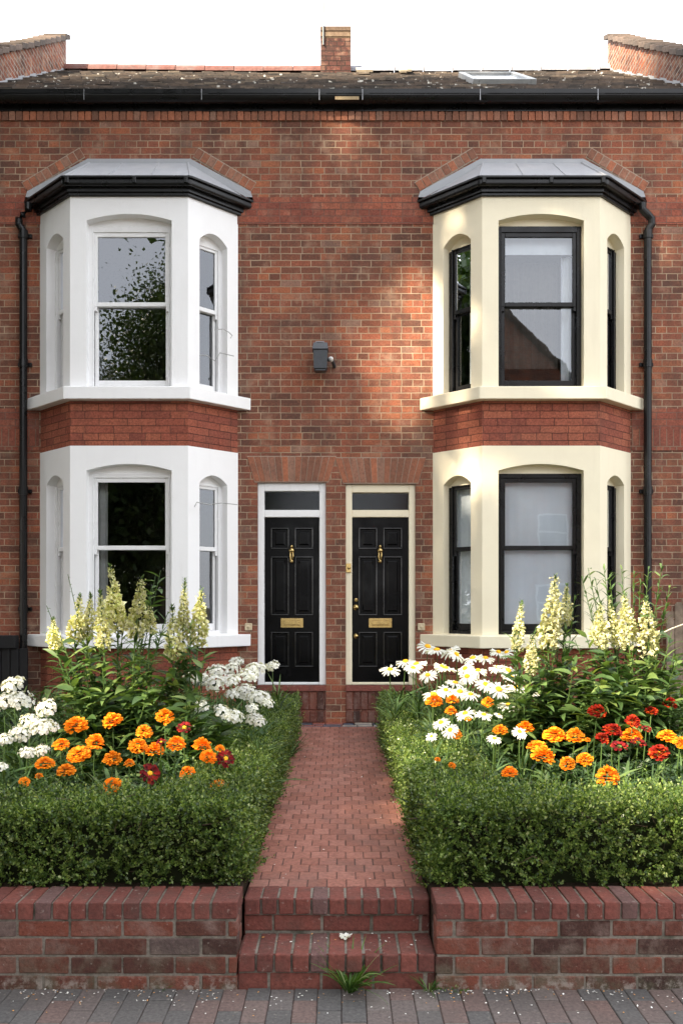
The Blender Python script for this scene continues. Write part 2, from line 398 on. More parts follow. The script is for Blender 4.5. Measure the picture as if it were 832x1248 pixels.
# brick path, rising gently towards the doors
PX0, PX1 = -.46, .41
def pz(y): return .312+(y+5.58)*.062/5.2
b = MB(); b.m = 1
b.add([(PX0,-5.55,.05),(PX1,-5.55,.05),(PX1,-.3,.05),(PX0,-.3,.05),(PX0,-5.55,pz(-5.55)-.004),(PX1,-5.55,pz(-5.55)-.004),(PX1,-.3,pz(-.3)-.004),(PX0,-.3,pz(-.3)-.004)],
      [(0,3,2,1),(4,5,6,7),(0,1,5,4),(1,2,6,5),(2,3,7,6),(3,0,4,7)]); b.m = 0
y = -5.55; row = 0
while y < -.4:
    rl = .118+.03*(y+5.55)/5.2; w = .0967
    x = PX0-(w/2 if row % 2 else 0)
    while x < PX1-.01:
        x0 = max(x, PX0); x1 = min(x+w, PX1)
        if x1-x0 > .015:
            d = random.uniform(-.002, .002); z0 = pz(y)+d; z1 = pz(y+rl)+d+random.uniform(-.001,.001); e = .0019
            xa, xb, ya, yb = x0+e, x1-e, y+e, y+rl-e
            b.add([(xa,ya,.2),(xb,ya,.2),(xb,yb,.2),(xa,yb,.2),(xa,ya,z0),(xb,ya,z0),(xb,yb,z1),(xa,yb,z1)],
                  [(0,3,2,1),(4,5,6,7),(0,1,5,4),(1,2,6,5),(2,3,7,6),(3,0,4,7)])
        x += w
    y += rl; row += 1
b.build('path', [M_PATH, M_SANDJ], kind='structure', bevel=.0035)
YEND = y
# tiles across the end of the path
b = MB(); x = -.62; k = 0
for w, mi in ((.17,0),(.16,1),(.09,1),(.2,0),(.17,2),(.17,2),(.2,2)):
    b.m = mi; b.box(x+.004, x+w-.004, YEND+.01, -.16, .2, .378+.002*(k%2)); x += w; k += 1
b.m = 0
x = -.62
for w, mi in ((.3,0),(.14,1),(.2,1),(.12,0),(.2,2),(.2,0)):
    b.m = mi; b.box(x+.004, x+w-.004, -.152, -.004, .2, .384+.002*(k%2)); x += w; k += 1
b.build('path_tiles', [M_TBLUE, M_TRED, M_TBUFF], kind='structure', bevel=.004)

# ------------------------------------------------------------------ garden walls and steps
def brick_course(b, x0, x1, y0, y1, z0, z1, off, bl=.232, j=.011, wob=.001):
    x = x0-off
    while x < x1-.01:
        a = max(x, x0); c = min(x+bl-j, x1)
        if c-a > .02:
            e = random.uniform(-wob, wob)
            b.worn(a+random.uniform(-.001,.001), c+random.uniform(-.001,.001), y0+e, y1, z0+random.uniform(-.0012,.0012), z1+random.uniform(-.0012,.0012))
        x += bl

def garden_wall(x0, x1, label):
    root = empty('garden_wall', ((x0+x1)/2, -5.89, 0), label, 'wall', 'low brick garden walls')
    MB().box(x0+.006, x1-.006, -5.9945, -5.785, -.1, .376).build('mortar', M_MORTAR, root)
    b = MB()
    for i, (z0, z1) in enumerate(((-.03,.056),(.067,.139),(.15,.221),(.232,.298))):
        off = (.116 if i % 2 else 0)+.03
        brick_course(b, x0, x1, -6.0, -5.895, z0, z1, off)
        brick_course(b, x0+.003, x1-.003, -5.885, -5.78, z0, z1, off+.05)
    b.build('bricks', M_WALLB, root, bevel=.004)
    b = MB(); inner = x1 if x0 < 0 else x0
    xs = []
    if x0 < 0:
        xs.append((x1-.112, x1)); x = x1-.112-.011
        while x > x0: xs.append((max(x-.067, x0), x)); x -= .078
    else:
        xs.append((x0, x0+.112)); x = x0+.112+.011
        while x < x1: xs.append((x, min(x+.067, x1))); x += .078
    for a, c in xs:
        e = random.uniform(-.002,.002)
        b.worn(a, c, -6.006+e, -5.775+e, .309, .384+random.uniform(-.002,.002))
    b.build('coping', M_COPE, root, bevel=.0045, seg=2)
    return root
garden_wall(-4.3, -.462, 'low red brick garden wall left of the steps under the left hedge')
garden_wall(.418, 4.3, 'low red brick garden wall right of the steps with one blue-grey coping brick')

steps = empty('brick_steps', (-.02, -5.8, 0), 'two worn red brick steps between the low garden walls', 'steps')
def step(x0, x1, yf, yb, zr0, zr1, zt):
    b = MB(); b.m = 1; b.box(x0-.001, x1+.001, yf+.010, yb, zr0-.05, zt-.005); b.m = 0
    brick_course(b, x0, x1, yf+.006, yf+.09, zr0, zr1, .09)
    x = x0; w = (x1-x0)/round((x1-x0)/.0775)
    while x < x1-.02:
        e = random.uniform(-.003,.003)
        b.worn(x+.005, x+w-.005, yf-.012+e, yb+.004, zr1+.01, zt+random.uniform(-.002,.002)); x += w
    return b
step(-.460, .416, -5.985, -5.735, -.03, .062, .150).build('step', [M_COPE, M_MORTAR], steps, bevel=.006, seg=2)
step(-.460, .416, -5.735, -5.56, .158, .232, .316).build('step', [M_COPE, M_MORTAR], steps, bevel=.006, seg=2)

# ------------------------------------------------------------------ houses
XP = -.08
ZW = 7.16
def wall_mesh(x0, x1, holes):
    xs = sorted({x0, x1, *[h[0] for h in holes], *[h[1] for h in holes]})
    zs = sorted({0, ZW, *[h[2] for h in holes], *[h[3] for h in holes]})
    b = MB()
    for i in range(len(xs)-1):
        for k in range(len(zs)-1):
            cx, cz = (xs[i]+xs[i+1])/2, (zs[k]+zs[k+1])/2
            if any(h[0] < cx < h[1] and h[2] < cz < h[3] for h in holes): continue
            b.quad((xs[i],0,zs[k]),(xs[i+1],0,zs[k]),(xs[i+1],0,zs[k+1]),(xs[i],0,zs[k+1]))
    for h in holes:
        a, c, z0, z1 = h; D = .22
        b.quad((a,0,z0),(a,D,z0),(a,D,z1),(a,0,z1)); b.quad((c,0,z0),(c,0,z1),(c,D,z1),(c,D,z0))
        b.quad((a,0,z1),(a,D,z1),(c,D,z1),(c,0,z1)); b.quad((a,0,z0),(c,0,z0),(c,D,z0),(a,D,z0))
    return b

BD, BH, BA = .47, .622, 1.095
def ring(cx, o):
    k = o*math.tan(math.radians(22.5)); a = BA+o*1.414
    return [(cx-a, .0), (cx-BH-k, -BD-o), (cx+BH+k, -BD-o), (cx+a, .0)]
def ring_out(cx, o):  # slightly into the wall to be solid
    r = ring(cx, o); return [(r[0][0], .05), r[0], r[1], r[2], r[3], (r[3][0], .05)]

def arc_z(t, zs, zc): return zs+(zc-zs)*(1-(2*t-1)**2)

def facets(cx):
    r = ring(cx, 0)
    out = []
    for i in range(3):
        p, q = Vector((*r[i], 0)), Vector((*r[i+1], 0))
        L = (q-p).length; d = (q-p)/L
        M = Matrix.Translation(p) @ Matrix(((d.x, -d.y, 0, 0), (d.y, d.x, 0, 0), (0, 0, 1, 0), (0, 0, 0, 1)))
        out.append((M, L))
    return out   # local x along the facet, local y into the house, z up

def bay_storey(b, cx, z0, z1, ops):
    """painted wall with arched openings; ops: (half width, bottom, spring, crown) for side, front, side"""
    for (M, L), (hw, zb, zs, zc) in zip(facets(cx), ops):
        b.M = M; u0, u1 = L/2-hw, L/2+hw; n = 14; R = .12
        b.quad((0,0,z0),(u0,0,z0),(u0,0,z1),(0,0,z1)); b.quad((u1,0,z0),(L,0,z0),(L,0,z1),(u1,0,z1))
        if zb > z0+.001: b.quad((u0,0,z0),(u1,0,z0),(u1,0,zb),(u0,0,zb))
        for i in range(n):
            a, c = i/n, (i+1)/n; xa, xc = u0+(u1-u0)*a, u0+(u1-u0)*c; za, zc_ = arc_z(a, zs, zc), arc_z(c, zs, zc)
            b.quad((xa,0,za),(xc,0,zc_),(xc,0,z1),(xa,0,z1)); b.quad((xa,0,za),(xa,R,za),(xc,R,zc_),(xc,0,zc_))
        b.quad((u0,0,zb),(u0,R,zb),(u0,R,zs),(u0,0,zs)); b.quad((u1,0,zb),(u1,0,zs),(u1,R,zs),(u1,R,zb))
        b.quad((u0,0,zb),(u1,0,zb),(u1,R,zb),(u0,R,zb))
        b.quad((u0,R-.006,zs-.022),(u1,R-.006,zs-.022),(u1,R-.006,zc),(u0,R-.006,zc)); b.quad((u0,R-.006,zs-.022),(u1,R-.006,zs-.022),(u1,R+.05,zs-.022),(u0,R+.05,zs-.022))
        b.M = None

def sash_window(root, M, L, hw, zb, zc, ztop, zmid, matf, glass, front):
    """frame > upper_sash, lower_sash, panes"""
    u0, u1 = L/2-hw-.03, L/2+hw+.03; y0 = .098; fw = .058 if front else .05; sw = .038 if front else .03
    b = MB(); b.M = M
    a0, a1 = L/2-hw+.012, L/2+hw-.012
    b.box(u0, a0+.028, y0, y0+.10, zb-.02, zc+.03); b.box(a1-.028, u1, y0, y0+.10, zb-.02, zc+.03)
    b.box(a0+.028, a1-.028, y0, y0+.10, ztop+.045, zc+.03); b.box(a0+.028, a1-.028, y0-.012, y0+.10, zb-.02, zb+.035)
    # staff beads
    b.box(a0+.028, a0+.04, y0-.008, y0+.03, zb+.035, ztop+.045); b.box(a1-.04, a1-.028, y0-.008, y0+.03, zb+.035, ztop+.045)
    fr = b.build('window', matf, root, bevel=.003)
    s0, s1 = a0+.04, a1-.04
    def sash(name, ya, z0, z1, bot, top):
        b = MB(); b.M = M; yb = ya+.032
        b.box(s0, s0+sw, ya, yb, z0, z1); b.box(s1-sw, s1, ya, yb, z0, z1)
        b.box(s0+sw, s1-sw, ya, yb, z0, z0+bot); b.box(s0+sw, s1-sw, ya, yb, z1-top, z1)
        if name == 'upper_sash':   # little horns
            b.box(s0, s0+sw*.8, ya, yb, z0-.05, z0); b.box(s1-sw*.8, s1, ya, yb, z0-.05, z0)
        b.build(name, matf, fr, bevel=.003)
        b = MB(); b.M = M; b.quad((s0+sw*.5,ya+.016,z0+bot*.5),(s1-sw*.5,ya+.016,z0+bot*.5),(s1-sw*.5,ya+.016,z1-top*.5),(s0+sw*.5,ya+.016,z1-top*.5))
        b.build('pane', glass, fr)
    sash('upper_sash', y0+.012, zmid-.022, ztop+.044, .045, .045)
    sash('lower_sash', y0+.048, zb+.036, zmid+.022, .075, .045)
    return fr

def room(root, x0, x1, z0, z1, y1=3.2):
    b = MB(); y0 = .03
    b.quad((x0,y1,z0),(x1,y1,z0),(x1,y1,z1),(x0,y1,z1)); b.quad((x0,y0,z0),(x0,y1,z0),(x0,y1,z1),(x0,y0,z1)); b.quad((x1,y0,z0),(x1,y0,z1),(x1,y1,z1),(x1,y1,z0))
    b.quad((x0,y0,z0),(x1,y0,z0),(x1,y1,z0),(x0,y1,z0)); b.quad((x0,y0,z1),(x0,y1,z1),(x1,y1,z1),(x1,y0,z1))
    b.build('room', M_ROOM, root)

def curtain(root, M, u0, u1, z0, z1, y, mat=None, name='curtain', wav=.025):
    b = MB(); b.M = M; n = max(6, int((u1-u0)/.02))
    for i in range(n):
        a, c = u0+(u1-u0)*i/n, u0+(u1-u0)*(i+1)/n
        ya, yc = y+wav*math.sin(i*1.3), y+wav*math.sin((i+1)*1.3)
        b.quad((a,ya,z0),(c,yc,z0),(c,yc,z1),(a,ya,z1))
    return b.build(name, mat or M_CURT, root, smooth=True)

def flat_arch(b, xa, xb, z0, z1, n, lean=.085, y=-.004):
    for i in range(n):
        t0, t1 = i/n, (i+1)/n; e = .05
        def X(t, top): return xa+(xb-xa)*t+(lean*(2*t-1) if top else 0)
        a, c = t0+e/n, t1-e/n; yy = y+random.uniform(-.0015,.0015)
        vs = [(X(a,0),yy,z0),(X(c,0),yy,z0),(X(c,1),yy,z1),(X(a,1),yy,z1),(X(a,0),.02,z0),(X(c,0),.02,z0),(X(c,1),.02,z1),(X(a,1),.02,z1)]
        b.add(vs, [(0,1,2,3),(4,7,6,5),(0,4,5,1),(1,5,6,2),(2,6,7,3),(3,7,4,0)])

def house(side, label, paint, gloss, framem, cx, dx0, dx1, dtop):
    L = side < 0
    x0, x1 = (-7.5, XP) if L else (XP, 7.5)
    root = empty('terraced_house', ((x0+x1)/2, 0, 0), label, 'house', 'pair of terraced houses')
    zd = .80
    holes = [(cx-.95, cx+.95, 1.38, 3.25), (cx-.95, cx+.95, 4.0, 5.92), (dx0, dx1, zd, dtop)]
    b = wall_mesh(x0, x1, holes)
    b.quad((x0,8.2,0),(x1,8.2,0),(x1,8.2,ZW),(x0,8.2,ZW))
    xo = x0 if L else x1
    b.quad((xo,0,0),(xo,8.2,0),(xo,8.2,ZW),(xo,0,ZW)); b.add([(xo,0,ZW),(xo,8.2,ZW),(xo,4,ZW+2.6)],[(0,1,2)])
    b.build('wall', M_OLD, root)
    # red string bands
    b = MB(); b.box(x0, x1, -.006, .01, 5.905, 6.205); b.build('red_band', M_RED, root)
    b = MB()
    if L: b.box(x0, cx-BA-.01, -.006, .01, 3.64, 3.865)
    else: b.box(cx+BA+.01, x1, -.006, .01, 3.64, 3.865)
    b.build('red_band', M_RED, root)
    b = MB()
    if L: b.box(x0, cx-BA-.01, -.008, .01, 3.40, 3.638)
    else: b.box(cx+BA+.01, x1, -.008, .01, 3.40, 3.638)
    b.build('soldier_course', M_SOLD, root)
    b = MB(); x = x0
    while x < x1-.02:
        b.box(x+.005, min(x+.07, x1), -.022+random.uniform(-.003,.003), .01, 7.05, 7.147); x += .0765
    b.build('soldier_course', M_ARCH, root)
    # rooms
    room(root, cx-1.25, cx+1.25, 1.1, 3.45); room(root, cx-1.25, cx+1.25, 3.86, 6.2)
    # bay ------------------------------------------------------
    fu = (.45, 3.985, 5.75, 5.82); su = (.185, 3.985, 5.60, 5.70)
    fl = (.45, 1.375, 3.11, 3.18); sl = (.185, 1.375, 3.0, 3.09)
    b = MB(); bay_storey(b, cx, 3.97, 6.03, (su, fu, su)); bay_storey(b, cx, 1.36, 3.372, (sl, fl, sl))
    bw = b.build('bay_wall', paint, root)
    b = MB(); b.slab(ring_out(cx, -.004), 3.372, 3.86); b.build('brick_band', M_BAYRED, root)
    b = MB(); b.slab(ring_out(cx, -.004), .0, 1.245); b.build('plinth', M_BAYRED, root)
    for nm, z0, z1 in (('sill', 3.845, 3.978), ('sill', 1.235, 1.365)):
        b = MB(); b.slab(ring_out(cx, .10), z0, z1); b.build(nm, paint, root, bevel=.008, seg=2)
    b = MB(); b.slab(ring_out(cx, -.012), 6.0, 6.03); b.build('bay_ceiling', M_ROOM, root)
    # bay cornice, gutter and lead roof
    b = MB(); b.slab(ring_out(cx, .03), 6.0, 6.045); b.slab(ring_out(cx, .05), 6.03, 6.085)
    b.build('bay_fascia', M_BLACK, root, bevel=.004)
    b = MB(); b.slab(ring_out(cx, .112), 6.075, 6.15); b.slab(ring_out(cx, .128), 6.145, 6.17)
    gb = b.build('bay_gutter', M_BLACK, root, bevel=.022, seg=3)
    for k in (-.62, .08, .62): MB().box(cx+k-.02, cx+k+.02, -BD-.134, -BD-.10, 6.088, 6.165).build('gutter_joint', M_BLACK, gb, bevel=.006)
    r = ring(cx, .10); t = [(cx-.545, .0), (cx+.545, .0)]; z0, zt = 6.165, 6.575
    b = MB()
    b.add([(*r[0],z0),(*r[1],z0),(*r[2],z0),(*r[3],z0),(t[0][0],-.02,zt),(t[1][0],-.02,zt),(t[0][0],.02,zt),(t[1][0],.02,zt),(r[0][0],.02,z0),(r[3][0],.02,z0)],
          [(0,1,4),(1,2,5,4),(2,3,5),(4,5,7,6),(0,4,6,8),(3,9,7,5)])
    for p, q in ((r[1], t[0]), (r[2], t[1])):   # hip rolls
        b.tube([(p[0],p[1],z0),(q[0],q[1]-.02,zt)], .014, 6)
    for k in (-.2, .25): b.tube([(cx+k,-BD-.1,z0+.004),(cx+k*.9,-.02,zt)], .007, 5)
    # stepped flashing on the wall
    for s in (-1, 1):
        b.add([(cx+s*1.27,-.006,6.16),(cx+s*1.235,-.006,6.27),(cx+s*.56,-.006,6.635),(cx+s*.545,-.006,6.55)],[(0,1,2,3)])
    b.add([(cx-.56,-.0065,6.55),(cx+.56,-.0065,6.55),(cx+.56,-.0065,6.63),(cx-.56,-.0065,6.63)],[(0,1,2,3)])
    b.build('bay_roof', M_LEAD, root)
    # brick voussoirs beside the lead roof
    for s in (-1, 1):
        b = MB(); b.m = 0
        p, q = Vector((cx+s*1.24, 0, 6.27)), Vector((cx+s*.60, 0, 6.655)); d = (q-p); n = 9; ln = d.length/n; d.normalize(); up = Vector((-d.z*s*-1*-1, 0, abs(d.x))) 
        up = Vector((d.z, 0, -d.x)) if Vector((d.z, 0, -d.x)).z > 0 else Vector((-d.z, 0, d.x))
        for i in range(n):
            a = p+d*(ln*i+.005); c = p+d*(ln*(i+1)-.005); y = -.009+random.uniform(-.002,.002); h = .105
            qd = [a, c, c+up*h, a+up*h]
            vs = [(v.x,y,v.z) for v in qd]+[(v.x,.02,v.z) for v in qd]
            b.add(vs, [(0,1,2,3),(4,7,6,5),(0,4,5,1),(1,5,6,2),(2,6,7,3),(3,7,4,0)])
        b.m = 1; e = p+d*(ln*n); u0_, u1_ = up*-.012, up*.117
        vs = [(v.x,-.0035,v.z) for v in (p+u0_, e+u0_, e+u1_, p+u1_)]+[(v.x,.02,v.z) for v in (p+u0_, e+u0_, e+u1_, p+u1_)]
        b.add(vs, [(0,1,2,3),(4,7,6,5),(0,4,5,1),(1,5,6,2),(2,6,7,3),(3,7,4,0)])
        b.build('brick_arch', [M_ARCH, M_DMORTAR], root)
    # sash windows
    fs = facets(cx)
    for storey, (f, s) in enumerate(((fl, sl), (fu, su))):
        for k, (M, Lf) in enumerate(fs):
            hw, zb, zs, zc = f if k == 1 else s
            zmid = (2.30 if storey == 0 else 4.90); ztop = (3.0 if storey == 0 else 5.62) if k == 1 else (2.95 if storey == 0 else 5.55)
            w = sash_window(root, M, Lf, hw, zb, zs-.05, ztop, zmid, framem, M_GLASS, k == 1)
            if L:
                if storey == 0 and k == 1: curtain(w, M, Lf/2-.45, Lf/2-.29, zb, zc, .28)
                if k == 2 and storey == 0: curtain(w, M, Lf/2-.07, Lf/2+.03, zb, zc, .34)
            else:
                if storey == 0:
                    bl = curtain(w, M, Lf/2-hw-.02, Lf/2+hw+.02, zb, zc, .20, M_BLIND, 'blind', .0015)
                elif k == 1:
                    curtain(w, M, Lf/2-hw, Lf/2+hw, 5.47, zc+.1, .22, M_BLIND, 'blind', .002)
                    curtain(w, M, Lf/2+hw-.17, Lf/2+hw-.02, zb, 5.47, .30, M_BLIND, 'curtain', .02)
                    curtain(w, M, Lf/2-hw-.02, Lf/2+hw-.17, 4.3, 5.47, .45, M_ROOM, 'net_curtain', .01)
                else: curtain(w, M, Lf/2-.02, Lf/2+.2, zb, zc, .26, M_BLIND, 'curtain', .015)
    # door ------------------------------------------------------
    fw = .073; yF = .035
    b = MB()
    b.box(dx0, dx0+fw, yF, yF+.12, zd, dtop); b.box(dx1-fw, dx1, yF, yF+.12, zd, dtop)
    b.box(dx0+fw, dx1-fw, yF, yF+.12, dtop-.09, dtop); zt0, zt1 = 2.665, 2.745
    b.box(dx0+fw, dx1-fw, yF, yF+.12, zt0, zt1)
    b.box(dx0+fw, dx1-fw, yF+.01, yF+.12, zd, zd+.028)
    df = b.build('door_frame', gloss, root, bevel=.005)
    b = MB(); b.quad((dx0+fw,yF+.05,zt1),(dx1-fw,yF+.05,zt1),(dx1-fw,yF+.05,dtop-.09),(dx0+fw,yF+.05,dtop-.09)); b.build('fanlight_pane', M_GLASSD, df)
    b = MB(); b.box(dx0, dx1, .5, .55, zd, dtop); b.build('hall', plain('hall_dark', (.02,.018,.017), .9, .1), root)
    a, c, e, g = dx0+fw+.004, dx1-fw-.004, zd+.03, zt0-.004; yd = yF+.045; W, H = c-a, g-e
    b = MB()
    cols = [(.125, .43), (.565, .875)]; rows = [(.065, .185), (.24, .59), (.70, .905)]
    xs = sorted({0, 1, *[q for p in cols for q in p]}); zs = sorted({0, 1, *[1-q for p in rows for q in p]})
    def P(u, y, v): return (a+W*u, yd+y, e+H*v)
    panels = []
    for i in range(len(xs)-1):
        for k in range(len(zs)-1):
            u0, u1, v0, v1 = xs[i], xs[i+1], zs[k], zs[k+1]
            if any(abs(p[0]-u0) < 1e-6 for p in cols) and any(abs(1-p[1]-v0) < 1e-6 for p in rows): panels.append((u0, u1, v0, v1)); continue
            b.quad(P(u0,0,v0), P(u1,0,v0), P(u1,0,v1), P(u0,0,v1))
    b.box(a, c, yd+.02, yd+.045, e, g)
    for (u0, u1, v0, v1) in panels:
        prev = None
        for ins, dep in ((0, 0), (.012, .013), (.034, .013), (.05, .004)):
            iu, iv = ins/W, ins/H
            q = [P(u0+iu,dep,v0+iv), P(u1-iu,dep,v0+iv), P(u1-iu,dep,v1-iv), P(u0+iu,dep,v1-iv)]
            if prev:
                for j in range(4): b.quad(prev[j], prev[(j+1)%4], q[(j+1)%4], q[j])
            prev = q
        b.quad(*prev)
    door = b.build('door', M_DOOR, root)
    b = MB()
    for (u0, u1, v0, v1) in panels:   # bolection mouldings
        i0, i1 = .016/W, .016/H; t_ = .013
        x_0, x_1, z_0, z_1 = a+W*u0-.008, a+W*u1+.008, e+H*v0-.008, e+H*v1+.008
        b.box(x_0, x_1, yd-.010, yd+.004, z_0, z_0+t_); b.box(x_0, x_1, yd-.010, yd+.004, z_1-t_, z_1)
        b.box(x_0, x_0+t_, yd-.010, yd+.004, z_0+t_, z_1-t_); b.box(x_1-t_, x_1, yd-.010, yd+.004, z_0+t_, z_1-t_)
    b.build('panel_moulding', M_DOORM, door, bevel=.004, seg=2)
    mx = a+W*.495
    # letterbox
    lx0, lx1, lz0, lz1 = a+W*.29, a+W*.71, e+H*.33, e+H*.388
    b = MB(); b.box(lx0, lx1, yd-.014, yd+.002, lz0, lz1)
    b.box(lx0+.04, lx1-.04, yd-.024, yd-.012, lz0+.033, lz1-.033)
    b.box(lx0+.03, lx1-.03, yd-.019, yd-.012, lz0+.024, lz0+.030); b.box(lx0+.03, lx1-.03, yd-.019, yd-.012, lz1-.030, lz1-.024)
    b.build('letterbox', M_BRASS, door, bevel=.004)
    # knocker: boss, arm and striker
    kz = e+H*.80; b = MB()
    b.lathe([(.001,.05),(.02,.048),(.032,.03),(.034,.012),(.026,0)], (mx, yd, kz), 14, 'y')
    b.lathe([(.001,.055),(.012,.052),(.018,.04),(.014,.02)], (mx, yd, kz+.045), 12, 'y')
    b.tube([(mx-.013,yd-.035,kz-.01),(mx-.016,yd-.04,kz-.06),(mx-.011,yd-.04,kz-.105),(mx,yd-.038,kz-.12),(mx+.011,yd-.04,kz-.105),(mx+.016,yd-.04,kz-.06),(mx+.013,yd-.035,kz-.01)], .010, 8)
    b.lathe([(.001,.05),(.018,.046),(.022,.02),(.02,0)], (mx, yd, kz-.12), 12, 'y')
    b.build('knocker', M_BRASS, door, smooth=True)
    if not L:
        for v, r_ in ((.455, .03), (.28, .026)):
            b = MB(); b.lathe([(.001,.062),(r_*.7,.058),(r_,.045),(r_*.85,.03),(r_*.4,.018),(r_*.5,.01),(r_*1.1,.006),(r_*1.15,0)], (a+W*.065, yd, e+H*v), 14, 'y')
            b.build('door_knob', M_BRASS, door, smooth=True)
        b = MB(); b.lathe([(.02,0),(.02,.012)], (a+W*.065, yd, e+H*.50), 10, 'y'); b.lathe([(.001,.014),(.02,.012)], (a+W*.065, yd, e+H*.50), 10, 'y'); b.build('lock', M_BRASS, door)
        b = MB(); b.box(dx0+.004, dx0+.062, yF-.016, yF+.002, 2.05, 2.15); b.lathe([(.001,.035),(.014,.032),(.018,.02),(.018,.01)], (dx0+.036, yF, 2.10), 12, 'y')
        b.build('doorbell', M_BRASS, df, bevel=.003)
    b = MB(); flat_arch(b, dx0-.03, dx1+.03, dtop+.012, dtop+.285, 13, y=-.008); b.m = 1
    b.add([(dx0-.03,-.004,dtop+.002),(dx1+.03,-.004,dtop+.002),(dx1+.115,-.004,dtop+.295),(dx0-.115,-.004,dtop+.295)], [(0,1,2,3)])
    b.build('door_arch', [M_ARCH, M_DMORTAR], root)
    # doorstep
    b = MB(); b.box(dx0-.0, dx1+.0, -.035, .155, .735, .80); b.m = 1
    x = dx0
    while x < dx1-.02: b.box(x+.004, min(x+.078, dx1), -.016, .01, .53, .73); b.box(x+.004, min(x+.078, dx1), -.012, .01, .392, .52); x += .082
    b.build('doorstep', [M_COPE, M_WALLB], root, bevel=.005)
    # main gutter
    b = MB(); n = 10; pr = []
    for i in range(n+1):
        q = math.pi*i/n; pr.append((-.085+.075*math.cos(q+math.pi), 7.275-.075*math.sin(q)))
    for i in range(n):
        (ya, za), (yb, zb_) = pr[i], pr[i+1]
        b.quad((x0,ya,za),(x1,ya,za),(x1,yb,zb_),(x0,yb,zb_))
    b.box(x0, x1, -.168, -.155, 7.268, 7.315)
    x = x0+.35 if not L else x1-.12
    jx = []
    for k in range(7): jx.append(x); x += (1.28 if not L else -1.28)
    for x in jx:
        for i in range(n):
            (ya, za), (yb, zb_) = pr[i], pr[i+1]
            s = 1.09; f = lambda y, z: (-.085+(y+.085)*s, 7.275+(z-7.275)*s)
            (y2, z2), (y3, z3) = f(ya, za), f(yb, zb_)
            b.quad((x-.035,y2,z2),(x+.035,y2,z2),(x+.035,y3,z3),(x-.035,y3,z3))
    gt = b.build('gutter', M_BLACK, root)
    b = MB()
    for x in jx:
        b.box(x-.045, x-.037, -.172, -.168, 7.19, 7.31)
    b.build('gutter_bracket', M_GREYM, gt)
    b = MB(); b.box(x0, x1, -.012, .03, 7.15, 7.30); b.box(x0, x1, -.03, .0, 7.146, 7.158)
    b.build('fascia', M_BLACK, root, bevel=.003)
    if not L: MB().box(XP+.01, XP+.27, -.178, -.172, 7.19, 7.225).build('gutter_patch', plain('tan_board', (.30,.22,.12), .7), gt)
    # down pipe
    px = cx-BA-.16 if L else cx+BA+.165
    s = -1 if L else 1
    gx = cx+s*(BA+.10)
    b = MB()
    b.tube([(gx,-.09,6.10),(gx,-.09,6.03),(gx+s*.06,-.09,5.97),(gx+s*.10,-.085,5.93),(gx+s*.105,-.08,5.87),(gx+s*.07,-.075,5.82),(px,-.07,5.78),(px,-.07,5.6),(px,-.07,.36)], .042, 12)
    for z in (5.72, 4.3, 2.9, 1.6):
        b.tube([(px,-.07,z),(px,-.07,z+.09)], .05, 12); b.box(px-.075, px+.075, -.03, .005, z+.025, z+.065)
    b.build('downpipe', M_BLACK, root, smooth=False)
    # roof -------------------------------------------------------
    sl_, y0, z0 = .65, -.1, 7.29
    def rz(y): return z0+sl_*(y-y0)
    b = MB(); b.add([(x0,-.04,rz(-.04)-.05),(x1,-.04,rz(-.04)-.05),(x1,4.05,rz(4.05)-.05),(x0,4.05,rz(4.05)-.05),(x0,8.3,7.25),(x1,8.3,7.25)],[(0,1,2,3),(3,2,5,4)])
    rows = 15; g_ = 4.1/rows; ln = math.hypot(1, sl_)
    for r_ in range(rows):
        y = y0+r_*g_; x = x0-(.09 if r_ % 2 else 0)
        while x < x1:
            w = .168; xa, xb = max(x+.002, x0), min(x+w-.002, x1)
            if xb-xa > .02:
                jy = random.uniform(-.03,.02); jz = random.uniform(-.008,.014); th = .03
                sag = -.035*math.sin(math.pi*min(1, max(0, (x+4.2)/8.4)))*(y-y0)/4.1
                ya, yb = y+jy, y+g_+.05; za, zb_ = rz(ya)+.034+jz+sag, rz(yb)+.004+sag
                b.add([(xa,ya,za-th),(xb,ya,za-th),(xb,yb,zb_-th),(xa,yb,zb_-th),(xa,ya,za),(xb,ya,za),(xb,yb,zb_),(xa,yb,zb_)],
                      [(0,3,2,1),(4,5,6,7),(0,1,5,4),(2,3,7,6),(1,2,6,5),(3,0,4,7)])
            x += w
    rf = b.build('roof', M_TILE, root)
    b = MB(); x = x0
    while x < x1-.05:
        xe = min(x+.45, x1); sag = -.035*math.sin(math.pi*min(1, max(0, (x+4.2)/8.4))); e = random.uniform(-.008,.008)
        pts = [(4.0+.13*math.cos(q), rz(4.0)+sag+e-.03+.135*math.sin(q)) for q in [math.pi*i/8 for i in range(9)]]
        for i in range(8):
            (ya, za), (yb, zb_) = pts[i], pts[i+1]; b.quad((x+.004,ya,za),(xe-.004,ya,za),(xe-.004,yb,zb_),(x+.004,yb,zb_))
        b.add([(x+.004,p[0],p[1]) for p in pts], [tuple(range(9))]); x += .45
    b.build('ridge_tiles', M_RIDGE if L else M_RIDGEG, rf)
    # party parapet
    xw0, xw1 = (-4.52, -4.27) if L else (4.13, 4.38)
    def pr_(y): return rz(y)+.49-.04*(4-y)
    b = MB()
    yf = -.12
    vs = [(xw0,yf,7.0),(xw1,yf,7.0),(xw1,4.02,7.0),(xw0,4.02,7.0),(xw0,yf,pr_(yf)),(xw1,yf,pr_(yf)),(xw1,4.02,pr_(4.02)),(xw0,4.02,pr_(4.02))]
    b.add(vs, [(0,3,2,1),(4,5,6,7),(0,1,5,4),(1,2,6,5),(2,3,7,6),(3,0,4,7)])
    pw = b.build('party_wall', M_PARTY, root)
    b = MB(); k = 0; y = yf-.03
